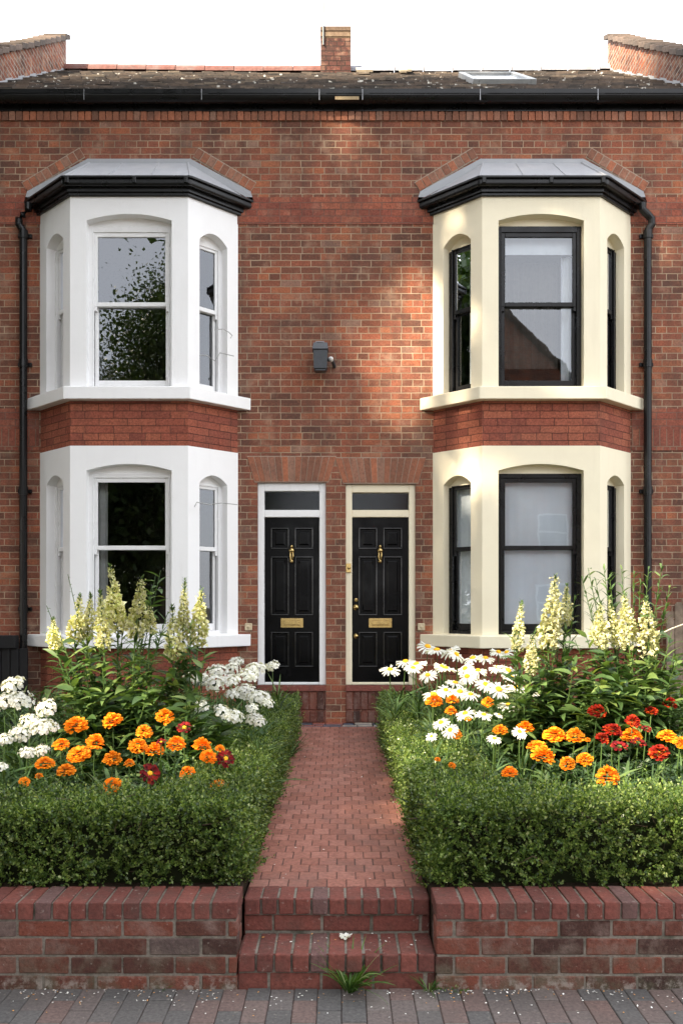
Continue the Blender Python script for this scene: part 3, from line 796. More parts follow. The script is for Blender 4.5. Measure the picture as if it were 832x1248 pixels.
    while y < 4.05:
        ye = min(y+.235, 4.08); a_, c_ = xw0-.05, xw1+.05; z_a, z_b = pr_(y)+.008+random.uniform(0,.022), pr_(ye)-.006+random.uniform(-.008,.008)
        b.add([(a_,y,z_a-.0),(c_,y,z_a),(c_,ye,z_b),(a_,ye,z_b),(a_,y,z_a+.085),(c_,y,z_a+.085),(c_,ye,z_b+.075),(a_,ye,z_b+.075)],
              [(0,3,2,1),(4,5,6,7),(0,1,5,4),(1,2,6,5),(2,3,7,6),(3,0,4,7)])
        y += .235; k += 1
    b.build('coping', M_SLATEC, pw, bevel=.006)
    # lead flashing at foot of parapet
    xf = xw1+.004 if L else xw0-.004
    b = MB(); n = 18
    for i in range(n):
        ya = yf+i*4.1/n; yb = ya+4.1/n; hh = .045+.02*(i%2)
        b.quad((xf,ya,rz(ya)),(xf,yb,rz(yb)),(xf,yb,rz(yb)+hh),(xf,ya,rz(ya)+hh))
    b.build('flashing', M_LEAD, pw)
    return root, rf, rz

HL, RFL, RZ = house(-1, 'left terraced house with white painted bay window and white door frame', M_WHITE, M_WGLOSS, M_WGLOSS, -2.24, -.93, -.172, 3.045)
HR, RFR, _ = house(1, 'right terraced house with cream painted bay window and black sash frames', M_CREAM, M_CGLOSS, M_BLACK, 2.105, .045, .82, 3.03)

# chimney on the ridge, with aerial
b = MB(); b.box(-.318, .142, 3.75, 4.3, 9.3, 10.315)
ch = b.build('chimney', brick_mat('chimney_brick', [(0,(.055,.022,.018)),(1,(.10,.034,.026))], (.05,.037,.03), ms=.006), RFL)
b = MB(); b.box(-.312, .136, 3.755, 4.29, 10.316, 10.335); b.box(-.322, .146, 3.745, 4.305, 10.336, 10.41); b.box(-.316, .14, 3.75, 4.3, 10.411, 10.425); b.box(-.322, .146, 3.745, 4.305, 10.426, 10.50); b.build('chimney_cap', island_mat('cap_brick', [(0,(.09,.06,.042)),(1,(.17,.115,.075))], 20, stain=(.3,.24,.16), stain_amt=.5, stain_scale=6), RFL, bevel=.006)
b = MB(); b.lathe([(.07,0),(.075,.05),(.06,.06),(.0,.06)], (-.075,4.0,10.50), 14); b.build('chimney_pot', plain('buff_pot', (.5,.47,.4)), RFL)
b = MB(); b.tube([(-.275,3.73,10.2),(-.275,3.73,10.6),(-.255,3.73,11.15),(-.25,3.73,11.7)], .012, 6); b.build('aerial', M_CHARC, RFL)
# skylight
def rp(x, y, h): return (x, y-h*.545, RZ(y)+h*.84)
b = MB(); xa, xb, ya, yb, h0, h1 = 1.62, 2.40, 1.15, 2.55, .0, .075; w = .07
for (p, q, r, s) in ((xa, xa+w, ya, yb), (xb-w, xb, ya, yb), (xa+w, xb-w, ya, ya+w*1.1), (xa+w, xb-w, yb-w, yb)):
    b.add([rp(p,r,h0),rp(q,r,h0),rp(q,s,h0),rp(p,s,h0),rp(p,r,h1),rp(q,r,h1),rp(q,s,h1),rp(p,s,h1)], [(0,3,2,1),(4,5,6,7),(0,1,5,4),(1,2,6,5),(2,3,7,6),(3,0,4,7)])
sk = b.build('skylight', plain('skylight_frame', (.30,.31,.31), .45), RFR, bevel=.006)
b = MB(); b.quad(rp(xa+w,ya+w,.05),rp(xb-w,ya+w,.05),rp(xb-w,yb-w,.05),rp(xa+w,yb-w,.05)); b.build('skylight_pane', glass_mat('skylight_glass', .35), RFR)
b = MB()
for (x, y, ww) in ((.22,3.3,.24),(.85,3.2,.10),(.98,3.4,.06)): b.add([rp(x,y,.03),rp(x+ww,y,.03),rp(x+ww,y+.35,.05),rp(x,y+.35,.05),rp(x,y,.06),rp(x+ww,y,.06),rp(x+ww,y+.35,.07),rp(x,y+.35,.07)],[(0,3,2,1),(4,5,6,7),(0,1,5,4),(1,2,6,5),(2,3,7,6),(3,0,4,7)])
b.build('repair_patch', plain('pale_patch', (.5,.42,.3)), RFR)

# small wall plates by the doors
for (px, lab) in ((303, 'small cream square plate on the brick left of the left door'), (513, 'small cream square plate on the brick right of the right door')):
    x = (px-416)/110.; z = 1.71+(735-764)/110.
    b = MB(); b.box(x-.04, x+.04, -.018, .002, z-.04, z+.04); b.lathe([(.001,.028),(.014,.026),(.018,.018)], (x,0,z), 12, 'y')
    o = b.build('wall_plate', plain('plate_cream', (.55,.45,.30), .5), bevel=.006)
    tag(o, lab, 'wall plate', 'wall plates beside the doors')

# box lantern / floodlight on the facade
lr = empty('wall_lamp', (-.22, 0, 4.2), 'dark grey box shaped wall lamp high on the brick between the bays', 'lamp')
b = MB(); b.add([(-.30,-.24,4.25),(-.158,-.24,4.25),(-.158,-.10,4.25),(-.30,-.10,4.25),(-.305,-.25,4.45),(-.150,-.25,4.45),(-.150,-.10,4.45),(-.305,-.10,4.45)],
    [(0,3,2,1),(4,5,6,7),(0,1,5,4),(1,2,6,5),(2,3,7,6),(3,0,4,7)]); b.box(-.285,-.17,-.225,-.11,4.23,4.25)
b.build('housing', M_CHARC, lr, bevel=.002)
b = MB(); b.add([(-.315,-.265,4.455),(-.142,-.265,4.455),(-.142,-.09,4.455),(-.315,-.09,4.455),(-.305,-.22,4.535),(-.152,-.22,4.535),(-.152,-.09,4.535),(-.305,-.09,4.535)],
    [(0,3,2,1),(4,5,6,7),(0,1,5,4),(1,2,6,5),(2,3,7,6),(3,0,4,7)]); b.build('lid', M_CHARC, lr, bevel=.002)
b = MB(); b.box(-.285,-.275,-.17,-.15,4.535,4.56); b.box(-.195,-.185,-.17,-.15,4.535,4.56); b.tube([(-.28,-.16,4.558),(-.19,-.16,4.558)], .006, 6); b.build('bail', M_GREYM, lr)
b = MB(); b.box(-.26,-.19,-.10,.004,4.32,4.40); b.tube([(-.16,-.12,4.38),(-.10,-.10,4.37),(-.08,-.03,4.33),(-.08,.0,4.33)], .022, 8); b.build('bracket', M_CHARC, lr, bevel=.004)
b = MB(); b.lathe([(.001,.06),(.018,.058),(.026,.045),(.026,0)], (-.115,-.11,4.375), 14, 'y'); b.build('sensor', plain('sensor_white', (.6,.6,.58)), lr, smooth=True)

# loose cable stubs on the white bay
b = MB()
b.tube([at(262,402,9.55),at(272,401,9.6),at(279,405,9.63),at(283,409,9.66),at(281,412,9.62)], .005, 5)
b.tube([at(243,433,9.5),at(252,433,9.5),at(262,440,9.5),at(268,430,9.52),at(285,434,9.6)], .005, 5)
b.tube([at(237,618,9.5),at(240,612,9.5),at(255,615,9.52),at(270,613,9.56),at(289,615,9.7)], .005, 5)
b.build('cable', plain('cable_grey', (.35,.35,.34)), HL)

# side gate and fence at the frame edges
fr = empty('side_gate', (-3.75, -.2, 0), 'black painted timber side gate beside the white bay at the left edge', 'gate')
b = MB(); b.box(-4.25,-3.51,-.28,-.16,1.22,1.36); b.build('rail', M_FENCED, fr, bevel=.006)
b = MB(); x = -4.25
while x < -3.45: b.box(x, x+.088, -.235, -.205, .36, 1.22); x += .096
b.build('boards', M_FENCED, fr, bevel=.005)
fr = empty('board_fence', (3.8, -.25, 0), 'weathered brown vertical board fence beside the cream bay at the right edge', 'fence')
b = MB(); x = 3.50; k = 0
tops = [1.55, 1.72, 1.77, 1.80, 1.78, 1.8, 1.79, 1.8]
while x < 4.25 and k < 8:
    t = tops[k]; vs = []
    for yy in (-.27, -.25):
        vs += [(x,yy,.36),(x+.085,yy,.36),(x+.085,yy,t-.03),(x+.065,yy,t),(x+.02,yy,t),(x,yy,t-.03)]
    b.add(vs, [(0,1,2,3,4,5),(11,10,9,8,7,6)]+[(i,i+6,(i+1)%6+6,(i+1)%6) for i in range(6)]); x += .092; k += 1
b.build('boards', M_FENCEW, fr, bevel=.002)
MB().box(3.50,4.25,-.25,-.20,1.55,1.62).build('rail', M_FENCEW, fr)
MB().box(3.50,4.25,-.25,-.20,.55,.62).build('rail', M_FENCEW, fr)
fr['category'] = 'fence'

# ------------------------------------------------------------------ hedges
def hnoise(p, s):
    return noise.noise(Vector((p[0]*s, p[1]*s, p[2]*s)))

def hedge(boxes, label, seed, lit):
    """boxes: (x0,x1,y0,y1,z0,z1); sprigs over the outside of the union"""
    r = np.random.default_rng(seed)
    root = empty('box_hedge', ((boxes[0][0]+boxes[0][1])/2, boxes[0][2], BED), label, 'hedge', 'clipped box hedges')
    P = []; Nn = []
    for (x0,x1,y0,y1,z0,z1) in boxes:
        faces = [((x0,y0,z0),(x1-x0,0,0),(0,0,z1-z0),(0,-1,0)), ((x0,y1,z0),(x1-x0,0,0),(0,0,z1-z0),(0,1,0)),
                 ((x0,y0,z0),(0,y1-y0,0),(0,0,z1-z0),(-1,0,0)), ((x1,y0,z0),(0,y1-y0,0),(0,0,z1-z0),(1,0,0)),
                 ((x0,y0,z1),(x1-x0,0,0),(0,y1-y0,0),(0,0,1))]
        for o, a, c, n in faces:
            o, a, c, n = map(np.array, (o, a, c, n)); area = np.linalg.norm(a)*np.linalg.norm(c)
            k = int(area*HD); uv = r.random((k, 2))
            P.append(o+uv[:, :1]*a+uv[:, 1:]*c); Nn.append(np.tile(n, (k, 1)))
    P = np.concatenate(P).astype(float); Nn = np.concatenate(Nn).astype(float)
    inside = np.zeros(len(P), bool)
    for (x0,x1,y0,y1,z0,z1) in boxes:
        inside |= (P[:,0]>x0+.01)&(P[:,0]<x1-.01)&(P[:,1]>y0+.01)&(P[:,1]<y1-.01)&(P[:,2]<z1-.01)
    inside |= (np.abs(P[:, 0]) > 2.6) & (r.random(len(P)) < .6)
    P, Nn = P[~inside], Nn[~inside]
    amp = np.array([hnoise(p, 4.2)*.6+hnoise(p, 10)*.4+hnoise(p, 1.7)*.5 for p in P])
    gap = np.array([hnoise(p+3.3, 7.5) for p in P])
    keep = (gap < .33+.5*(Nn[:, 2] > .5)) | (r.random(len(P)) < .16)
    P, Nn, amp = P[keep], Nn[keep], amp[keep]
    # rounded shoulders + uneven surface
    base = P+Nn*(amp*.055-.035)[:, None]+r.normal(size=P.shape)*.016
    zt = np.array([b_[5] for b_ in boxes]).max()
    base -= Nn*(np.clip((P[:, 2]-zt+.07)/.07, 0, 1)**2*.035*(np.abs(Nn[:, 2]) < .5))[:, None]
    base = base-Nn*(r.random(len(P))**2*.05)[:, None]
    dirs = unit(Nn*1.0+np.array([0,0,.55])+r.normal(size=P.shape)*.55)
    nl = 11; SL = r.uniform(.035, .075, len(P)); extra = r.random(len(P)) < .09; SL[extra] *= 1.7
    pp, dd, LL = [], [], []
    side = unit(np.cross(dirs, r.normal(size=P.shape))); nn = np.cross(side, dirs)
    for k in range(nl):
        t = (k+1)/nl; ang = k*2.4
        out = side*math.cos(ang)+nn*math.sin(ang)
        pp.append(base+dirs*(SL*t)[:, None]); dd.append(unit(out*(1.15-.6*t)+dirs*(.45+.5*t)+r.normal(size=P.shape)*.2)); LL.append(r.uniform(.013, .027, len(P))*(1-.25*t))
    pp, dd, LL = np.concatenate(pp), np.concatenate(dd), np.concatenate(LL)
    V, Fc = leaves(pp, dd, LL, LL*.62, .12)
    w = np.array(wloc(root))
    b = MB(); idx = r.choice(len(P), 420, replace=False)
    for i in idx:
        p = base[i]-Nn[i]*.05; d = dirs[i]+r.normal(size=3)*.3; q = p+d*r.uniform(.05,.10)
        b.tube([p, (p+q)/2+r.normal(size=3)*.008, q], [.0022,.0018,.001], 4, False)
    for i in r.choice(len(P), 110, replace=False):
        if abs(Nn[i][2]) < .5:
            p = base[i]+Nn[i]*.008; t_ = np.array([-Nn[i][1], Nn[i][0], 0])*r.choice([-1,1]); q = p+t_*r.uniform(.06,.16)+np.array([0,0,r.uniform(-.02,.09)])
            b.tube([p, (p+q)/2+r.normal(size=3)*.015, q], [.003,.0025,.0015], 4, False)
    TV, TF = np.array(b.v), np.array(b.f); nl_ = len(Fc)
    V, Fc = cat([(V, Fc), (TV, TF)])
    me = np_mesh('foliage', V-w, Fc, M_HEDGE); me.materials.append(M_TWIG)
    mi = np.zeros(len(Fc), np.int32); mi[nl_:] = 1; me.polygons.foreach_set('material_index', mi)
    o = link_mesh('foliage', me, root)
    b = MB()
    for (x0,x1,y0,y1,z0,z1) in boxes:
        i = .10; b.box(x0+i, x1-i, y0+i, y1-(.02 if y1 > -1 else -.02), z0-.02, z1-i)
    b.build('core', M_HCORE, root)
    return root
HD = 2350
hedge([(-3.9,-.475,-5.74,-5.33,BED,.745),(-.86,-.455,-5.6,-.55,BED-.05,.735)], 'clipped green box hedge round the left flower bed and along the path', 3, 1)
hedge([(.43,3.9,-5.74,-5.33,BED,.75),(.405,.84,-5.6,-.55,BED-.05,.745)], 'clipped green box hedge round the right flower bed with bare twigs showing', 4, 1)

# ------------------------------------------------------------------ flower meshes (shared)
def shell(n, f):
    return [f(i/n, i) for i in range(n)]

def petals_mesh(name, items, mat):
    """items: list of (pos, dir, up, L, W, cup) 3x2 ruffled petals"""
    V = []; Fc = []
    for (p, d, u, L, W, cup) in items:
        p, d, u = Vector(p), Vector(d).normalized(), Vector(u); s = d.cross(u).normalized(); n = s.cross(d)
        b = len(V)
        ru = random.uniform(-.12,.12)
        pts = [p-s*W*.18, p+s*W*.18, p+d*L*.6+n*L*cup*.4-s*W*.5, p+d*L*.6+n*L*(cup*.4-.10), p+d*L*.6+n*L*cup*.4+s*W*.5,
               p+d*L*.97+n*L*(cup+ru)-s*W*.36, p+d*L+n*L*(cup-.12), p+d*L*.97+n*L*(cup-ru)+s*W*.36]
        V += [tuple(q) for q in pts]
        Fc += [(b,b+3,b+2,b+2),(b,b+1,b+3,b+3),(b+1,b+4,b+3,b+3),(b+2,b+3,b+6,b+5),(b+3,b+4,b+7,b+6)]
    me = bpy.data.meshes.new(name)
    me.from_pydata(V, [], [tuple(dict.fromkeys(f)) for f in Fc]); me.materials.append(mat)
    return me

def marigold_mesh(mat, flat=.55, layers=((.50,21,-.02),(.48,21,.16),(.44,20,.32),(.37,18,.47),(.29,15,.60),(.20,11,.72),(.11,6,.80))):
    it = []
    for li, (R, n, el) in enumerate(layers):
        for k in range(n):
            q = 2*math.pi*(k+.5*(li%2)+random.uniform(-.2,.2))/n
            out = Vector((math.cos(q), math.sin(q), 0)); e = el+random.uniform(-.08,.08)
            L = .19+random.uniform(-.03,.03); p = out*(R-.17)*.95+Vector((0,0,(el*flat)*.9))
            d = out*math.cos(e*1.3)+Vector((0,0,math.sin(e*1.3)*.8+.05))
            if random.random() < .9: it.append((p, d+Vector((random.uniform(-.3,.3) for _ in range(3)))*.6, (-out*math.sin(e)+Vector((0,0,1))), L+random.uniform(-.02,.07), random.uniform(.16,.23), random.uniform(-.45,.25)))
    return petals_mesh('marigold_petals', it, mat)

MARI = [marigold_mesh(M_ORANGE) for _ in range(5)]
CRIM = [marigold_mesh(M_CRIM, .35, ((.50,13,.0),(.42,12,.18),(.32,9,.35))) for _ in range(2)]
SCAR = [marigold_mesh(M_SCAR, .5) for _ in range(3)]

def daisy_mesh():
    it = []; n = random.randint(17, 21)
    for k in range(n):
        q = 2*math.pi*(k+random.uniform(-.25,.25))/n; out = Vector((math.cos(q), math.sin(q), 0))
        it.append((out*.10, out+Vector((0,0,random.uniform(-.28,.10))), (0,0,1), random.uniform(.36,.42), .105, random.uniform(-.22,-.02)))
    return petals_mesh('daisy_petals', it, M_WPET)
DAISY = [daisy_mesh() for _ in range(5)]
b = MB(); b.lathe([(.001,.085),(.05,.08),(.10,.06),(.135,.02),(.13,-.02)], (0,0,0), 14)
me = bpy.data.meshes.new('disc'); me.from_pydata(b.v, [], b.f)
bm = bmesh.new(); bm.from_mesh(me); bmesh.ops.subdivide_edges(bm, edges=bm.edges, cuts=1)
for v in bm.verts: v.co *= 1+random.uniform(-.06,.08)
bm.to_mesh(me); bm.free()
me.materials.append(M_YCENT); DISC = me

def phlox_mesh(n=64):
    it = []
    for k in range(n):
        z = 1-(k+.5)/n*1.05; q = k*2.39996+random.uniform(-.3,.3); r = math.sqrt(max(0, 1-z*z))
        c = Vector((r*math.cos(q)*.43, r*math.sin(q)*.43, z*.27))*random.uniform(.72,1.22)
        nrm = Vector((c.x, c.y, c.z*1.6+.08)).normalized(); nrm = (nrm+Vector((random.uniform(-.25,.25) for _ in range(3)))).normalized()
        a = nrm.orthogonal().normalized(); bb = nrm.cross(a); ph = random.uniform(0, 6.28)
        for j in range(5):
            w = ph+j*2*math.pi/5; d = a*math.cos(w)+bb*math.sin(w)
            it.append((c, d+nrm*random.uniform(-.05,.3), nrm, random.uniform(.075,.10), .085, random.uniform(-.2,.1)))
    return petals_mesh('phlox_florets', it, M_WPET)
PHLOX = [phlox_mesh() for _ in range(4)]

b = MB(); b.tube([(0,0,0),(.012,.006,.35),(-.008,-.004,.7),(0,0,1)], [.0045,.0042,.004,.0035], 6, False)
me = bpy.data.meshes.new('stem'); me.from_pydata(b.v, [], b.f); me.materials.append(M_STEM); STEM = me
def calyx():
    b = MB(); b.lathe([(.01,-.22),(.09,-.18),(.12,-.08),(.16,.02)], (0,0,0), 8)
    me = bpy.data.meshes.new('calyx'); me.from_pydata(b.v, [], b.f); me.materials.append(M_STEM); return me
CALYX = calyx()

def feathery(n_st=9, H=1.0):
    """marigold foliage of unit height: side stems carrying pinnate leaflets"""
    P, D, L = [], [], []
    for s in range(n_st):
        q = random.uniform(0, 6.28); z = random.uniform(.12,.85)
        d = Vector((math.cos(q), math.sin(q), random.uniform(.25,.9))).normalized(); p0 = Vector((0,0,z*.8))
        for j in range(11):
            t = (j+1)/11*.30; p = p0+d*t-Vector((0,0,t*t*.9)); sd = d.cross(Vector((0,0,1))).normalized()
            for sg in (-1, 1):
                P.append(p); D.append(sd*sg+d*.7+Vector((0,0,random.uniform(-.2,.3)))); L.append(random.uniform(.06,.115))
    P = np.array([tuple(p) for p in P]); D = np.array([tuple(p) for p in D]); L = np.array(L)
    V, Fc = leaves(P, D, L, L*.26, .1)
    return np_mesh('foliage', V, Fc, M_FERN)
FERN = [feathery() for _ in range(4)]
def linear_foliage(n=46):
    P = np.zeros((n, 3)); P[:, 2] = rng.uniform(0, .65, n); q = rng.uniform(0, 6.28, n)
    D = np.stack([np.cos(q), np.sin(q), rng.uniform(.5, 1.8, n)], 1)
    V, Fc = blades(P, D, rng.uniform(.2,.4,n), rng.uniform(.014,.026,n), rng.uniform(.3,1.2,n), 3)
    return np_mesh('foliage', V, Fc, M_UNDER)
LIN = [linear_foliage() for _ in range(3)]

def flower(name, label, catg, group, px, py, wpx, d, head, tilt, fol, fol_w, disc=None, stemr=1.0, tilt_dir=None, flat=1.0):
    X, Y, Z = at(px, py, d); size = wpx*d/F*random.uniform(.88,1.08)
    lean = .10*(Z-BED); q = random.uniform(0, 6.28)
    bx, by = X+lean*math.cos(q)*.6, Y+abs(lean*math.sin(q))+.03
    root = empty(name, (bx, by, BED-.02), label, catg, group)
    h = Z-size*.25-(BED-.02)
    v = Vector((X-bx, Y-by, h))
    st = link_mesh('stem', STEM, root); st.scale = (stemr, stemr, v.length); st.rotation_euler = v.to_track_quat('Z', 'Y').to_euler()
    fl = link_mesh('flower', random.choice(head), root, v)
    fl.scale = (size*random.uniform(.92,1.1), size*random.uniform(.88,1.05), size*flat*random.uniform(.85,1.2))
    td = random.uniform(-.6,.6) if tilt_dir is None else tilt_dir
    nrm = Vector((math.sin(td)*math.sin(tilt), -math.cos(td)*math.sin(tilt), math.cos(tilt)))
    fl.rotation_mode = 'QUATERNION'; fl.rotation_quaternion = nrm.to_track_quat('Z', 'Y') @ Matrix.Rotation(random.uniform(0,6.28), 3, 'Z').to_quaternion()
    if disc: c = link_mesh('flower_centre', disc, fl)
    else: link_mesh('calyx', CALYX, fl)
    if fol:
        fo = link_mesh('foliage', random.choice(fol), root); fo.scale = (fol_w, fol_w, h*.98); fo.rotation_euler = (0, 0, random.uniform(0, 6.28))
    return root

ORD = ['', 'first', 'second', 'third', 'fourth', 'fifth', 'sixth', 'seventh', 'eighth', 'ninth', 'tenth', 'eleventh', 'twelfth']
def row_labels(n, what, where):
    out = []
    for i in range(n):
        if n == 1: s = 'only'
        elif i == 0: s = 'leftmost'
        elif i == n-1: s = 'rightmost'
        else: s = ORD[i+1]
        out.append(f'{what}, {s} from left in {where}' if s not in ('leftmost', 'rightmost', 'only') else f'{what}, {s} one in {where}')
    return out

def lin(y, ya, da, yb, db): return da+(y-ya)/(yb-ya)*(db-da)

# --- marigolds, left bed (rows from the back to the front)
ML = [('the back row of the left bed', [(93,878,33),(137.6,874,28),(176,888,26),(201,869,28)]),
      ('the second row of the left bed', [(75,903,26),(116,900,30),(168,905,27),(189,911,27),(215,903,28),(246,905,26)]),
      ('the third row of the left bed', [(55,926,26),(96.5,914,35),(137.6,920,30),(158,928,15),(254,919,27),(268,910,15)]),
      ('the front row of the left bed', [(30,950,15),(48,944,10),(81,935,26),(137.6,953,27),(229,938,27),(266,955,27)])]
for where, lst in ML:
    for (x, y, w), lab in zip(lst, row_labels(len(lst), 'orange marigold', where)):
        flower('marigold', lab, 'marigold', 'orange marigolds in the left bed', x, y, w*.85, lin(y, 955, 4.82, 869, 5.75)+random.uniform(-.05,.05), MARI, random.uniform(.1,.5) if y < 945 else .9, FERN, .42, flat=.8)
for (x, y, w, lab) in ((225,882,20,'dark red marigold behind the orange ones in the left bed'),(275,919,25,'dark red marigold with yellow eye at the right end of the left bed'),
                       (196.5,901,14,'small dark red marigold half hidden behind orange blooms in the left bed'),(183,936.6,24,'dark red marigold with yellow eye near the front of the left bed')):
    f_ = flower('marigold', lab, 'marigold', 'dark red marigolds in the left bed', x, y, w*.98, lin(y, 955, 4.8, 869, 5.7)-.08, CRIM, 1.05 if w > 22 else .5, FERN, .4, disc=DISC)

MR = [('the back row among the daisies', [(529,851,27),(551,850.6,18),(594,853,17)]),
      ('the middle row among the daisies', [(549,864,17),(570,874,10),(609,886,22),(639,884,25)]),
      ('the front row among the daisies', [(533,924,10),(550.5,931,11),(554.5,891.6,18),(620.6,938,26)]),
      ('the back row right of the daisies', [(675,891,28),(700,893,26),(715.5,900,10),(769,891.5,28),(812,893.5,27)]),
      ('the middle row right of the daisies', [(654,905.5,26),(661,917,31),(828,902,24)]),
      ('the front row right of the daisies', [(691,927,25),(712,921,26),(740,941,32)])]
for where, lst in MR:
    for (x, y, w), lab in zip(lst, row_labels(len(lst), 'orange marigold', where)):
        dd = lin(y, 941, 4.85, 854, 5.85)
        if 'daisies' in where: dd = lin(y, 938, 4.9, 850, 6.3)
        flower('marigold', lab, 'marigold', 'orange marigolds in the right bed', x, y, w*.86, dd+random.uniform(-.05,.05), MARI, random.uniform(.1,.5), FERN, .42, flat=.8)
REDS = [(727,863.4,25,'scarlet marigold alone in front of the right snapdragon leaves'),(770,875.7,23,'scarlet marigold behind the orange bloom in the right bed'),(746,886,26,'wide scarlet marigold left of the orange bloom in the right bed'),
        (733,896.6,18,'small scarlet marigold left of the dark red pair in the right bed'),(754,904,25,'deep red marigold just below left of an orange bloom in the right bed'),(777,900,22,'deep red marigold just below right of an orange bloom in the right bed'),
        (787,885,15,'small deep red marigold half hidden behind orange blooms in the right bed'),(802,912,25,'scarlet marigold with an orange eye nearest the front of the right bed'),
        (816,854.5,19,'scarlet marigold furthest back by the board fence'),(793,863,17,'small scarlet marigold just left of the one by the board fence')]
for (x, y, w, lab) in REDS:
    flower('marigold', lab, 'marigold', 'red marigolds in the right bed', x, y, w*.92, lin(y, 941, 4.85, 854, 5.9), CRIM if 'deep' in lab else SCAR, .4, FERN, .42, flat=.85, disc=DISC if 'eye' in lab else None)

# --- daisies
DA = [('the back row under the cream sill', [(521,780.5,26),(532,784.5,26),(548,787,26),(556,791,24),(575.7,795,24),(591.5,796,24),(607,788.5,24),(617,788.5,22)]),
      ('the row beside the right door', [(475,809.6,22),(494,799,25),(507,802,26),(503,808,24),(521,816,26),(542.6,807,26),(538,806,22)]),
      ('the middle row of daisies', [(554.5,825.5,26),(566.4,808,26),(569,817.6,28),(582,811,26),(606,807,24),(619,810,24),(623,819,25)]),
      ('the row just before the middle daisies', [(528,839,26),(542.6,835,24),(560,836,26),(573,840,26),(591.5,827,28),(607.4,832,28),(628.6,831,28),(644.4,835,27)]),
      ('the front row of daisies', [(525.4,893,18),(537,874.5,21),(548,883.7,22),(566.4,862.5,25),(589,865,21),(602,895,20),(607.4,868,12),(619,852,28),(632.5,886,22)])]
for where, lst in DA:
    for (x, y, w), lab in zip(lst, row_labels(len(lst), 'white daisy', where)):
        d = lin(y, 893, 5.2, 785, 7.9)
        flower('daisy', lab, 'daisy', 'white daisies in the right bed', x, y, w*1.06, d, DAISY, random.uniform(.15,.75), LIN, .8, disc=DISC, tilt_dir=random.uniform(-.9,.9))

# --- white phlox
WF = [('the upper tier at the left edge', [(5,849,26),(17,828,32),(24,845,36),(57,857,27)]),
      ('the middle tier at the left edge', [(6.6,897,20),(25,888,26),(37,874,26),(54,880,30)]),
      ('the lower tier at the left edge', [(2,931,19),(34,912,21),(51.6,910,18)])]
for where, lst in WF:
    for (x, y, w), lab in zip(lst, row_labels(len(lst), 'white flower cluster', where)):
        flower('white_phlox', lab, 'phlox', 'white phlox at the left edge', x, y, w*1.12, lin(y, 931, 4.95, 828, 6.0), PHLOX, random.uniform(.2,.8), LIN, .9)
WM = [('the top row by the left door', [(265,812,28),(283,810,22),(288.5,802,20),(312,810,26),(332,807.5,17)]),
      ('the second row by the left door', [(233,821,22),(246,823,26),(262,825,27),(280.5,824,28),(302,817.6,22)]),
      ('the third row by the left door', [(227.6,853,30),(243.5,854.6,24),(283,841,20),(299,836,26),(315,844,27),(325.5,853,17)]),
      ('the bottom row by the left door', [(271,862.5,22),(284.5,868,22),(307,858.6,17),(309.6,870.5,22),(316,876,16)])]
for where, lst in WM:
    for (x, y, w), lab in zip(lst, row_labels(len(lst), 'white phlox cluster', where)):
        flower('white_phlox', lab, 'phlox', 'white phlox between left bay and path', x, y, w*1.12, lin(y, 876, 5.7, 802, 8.1), PHLOX, random.uniform(.1,.7), LIN, .9)

# ------------------------------------------------------------------ snapdragons
def spike_mesh(H, W, seed, mat):
    r = np.random.default_rng(seed)
    n = int(26+H*150); t = np.linspace(0, 1, n); q = np.arange(n)*2.39996
    prof = (np.clip((1-t)*1.25, 0.10, 1)**.8)*np.clip(.7+t*1.2, 0, 1)*(1+.12*np.sin(t*23+seed))
    c = np.stack([np.cos(q)*prof*W*.33, np.sin(q)*prof*W*.33, t*H], 1)
    out = np.stack([np.cos(q), np.sin(q), np.full(n, .15)], 1)
    P, D, L, U = [], [], [], []
    for k in range(7):
        P.append(c+r.normal(size=c.shape)*W*.06); D.append(unit(out*.8+r.normal(size=c.shape)*.75-np.array([0,0,.25]))); L.append(W*.24*np.clip(prof+.25, .35, 1)*r.uniform(.75,1.15,n))
    P, D, L = map(np.concatenate, (P, D, L))
    gapn = np.array([noise.noise(Vector((p[0]/W*2.2+seed, p[1]/W*2.2, p[2]/W*1.5))) for p in P]); kp = gapn < .32
    V, Fc = leaves(P[kp], D[kp], L[kp], L[kp]*.85, .25, bend=.5)
    return V, Fc

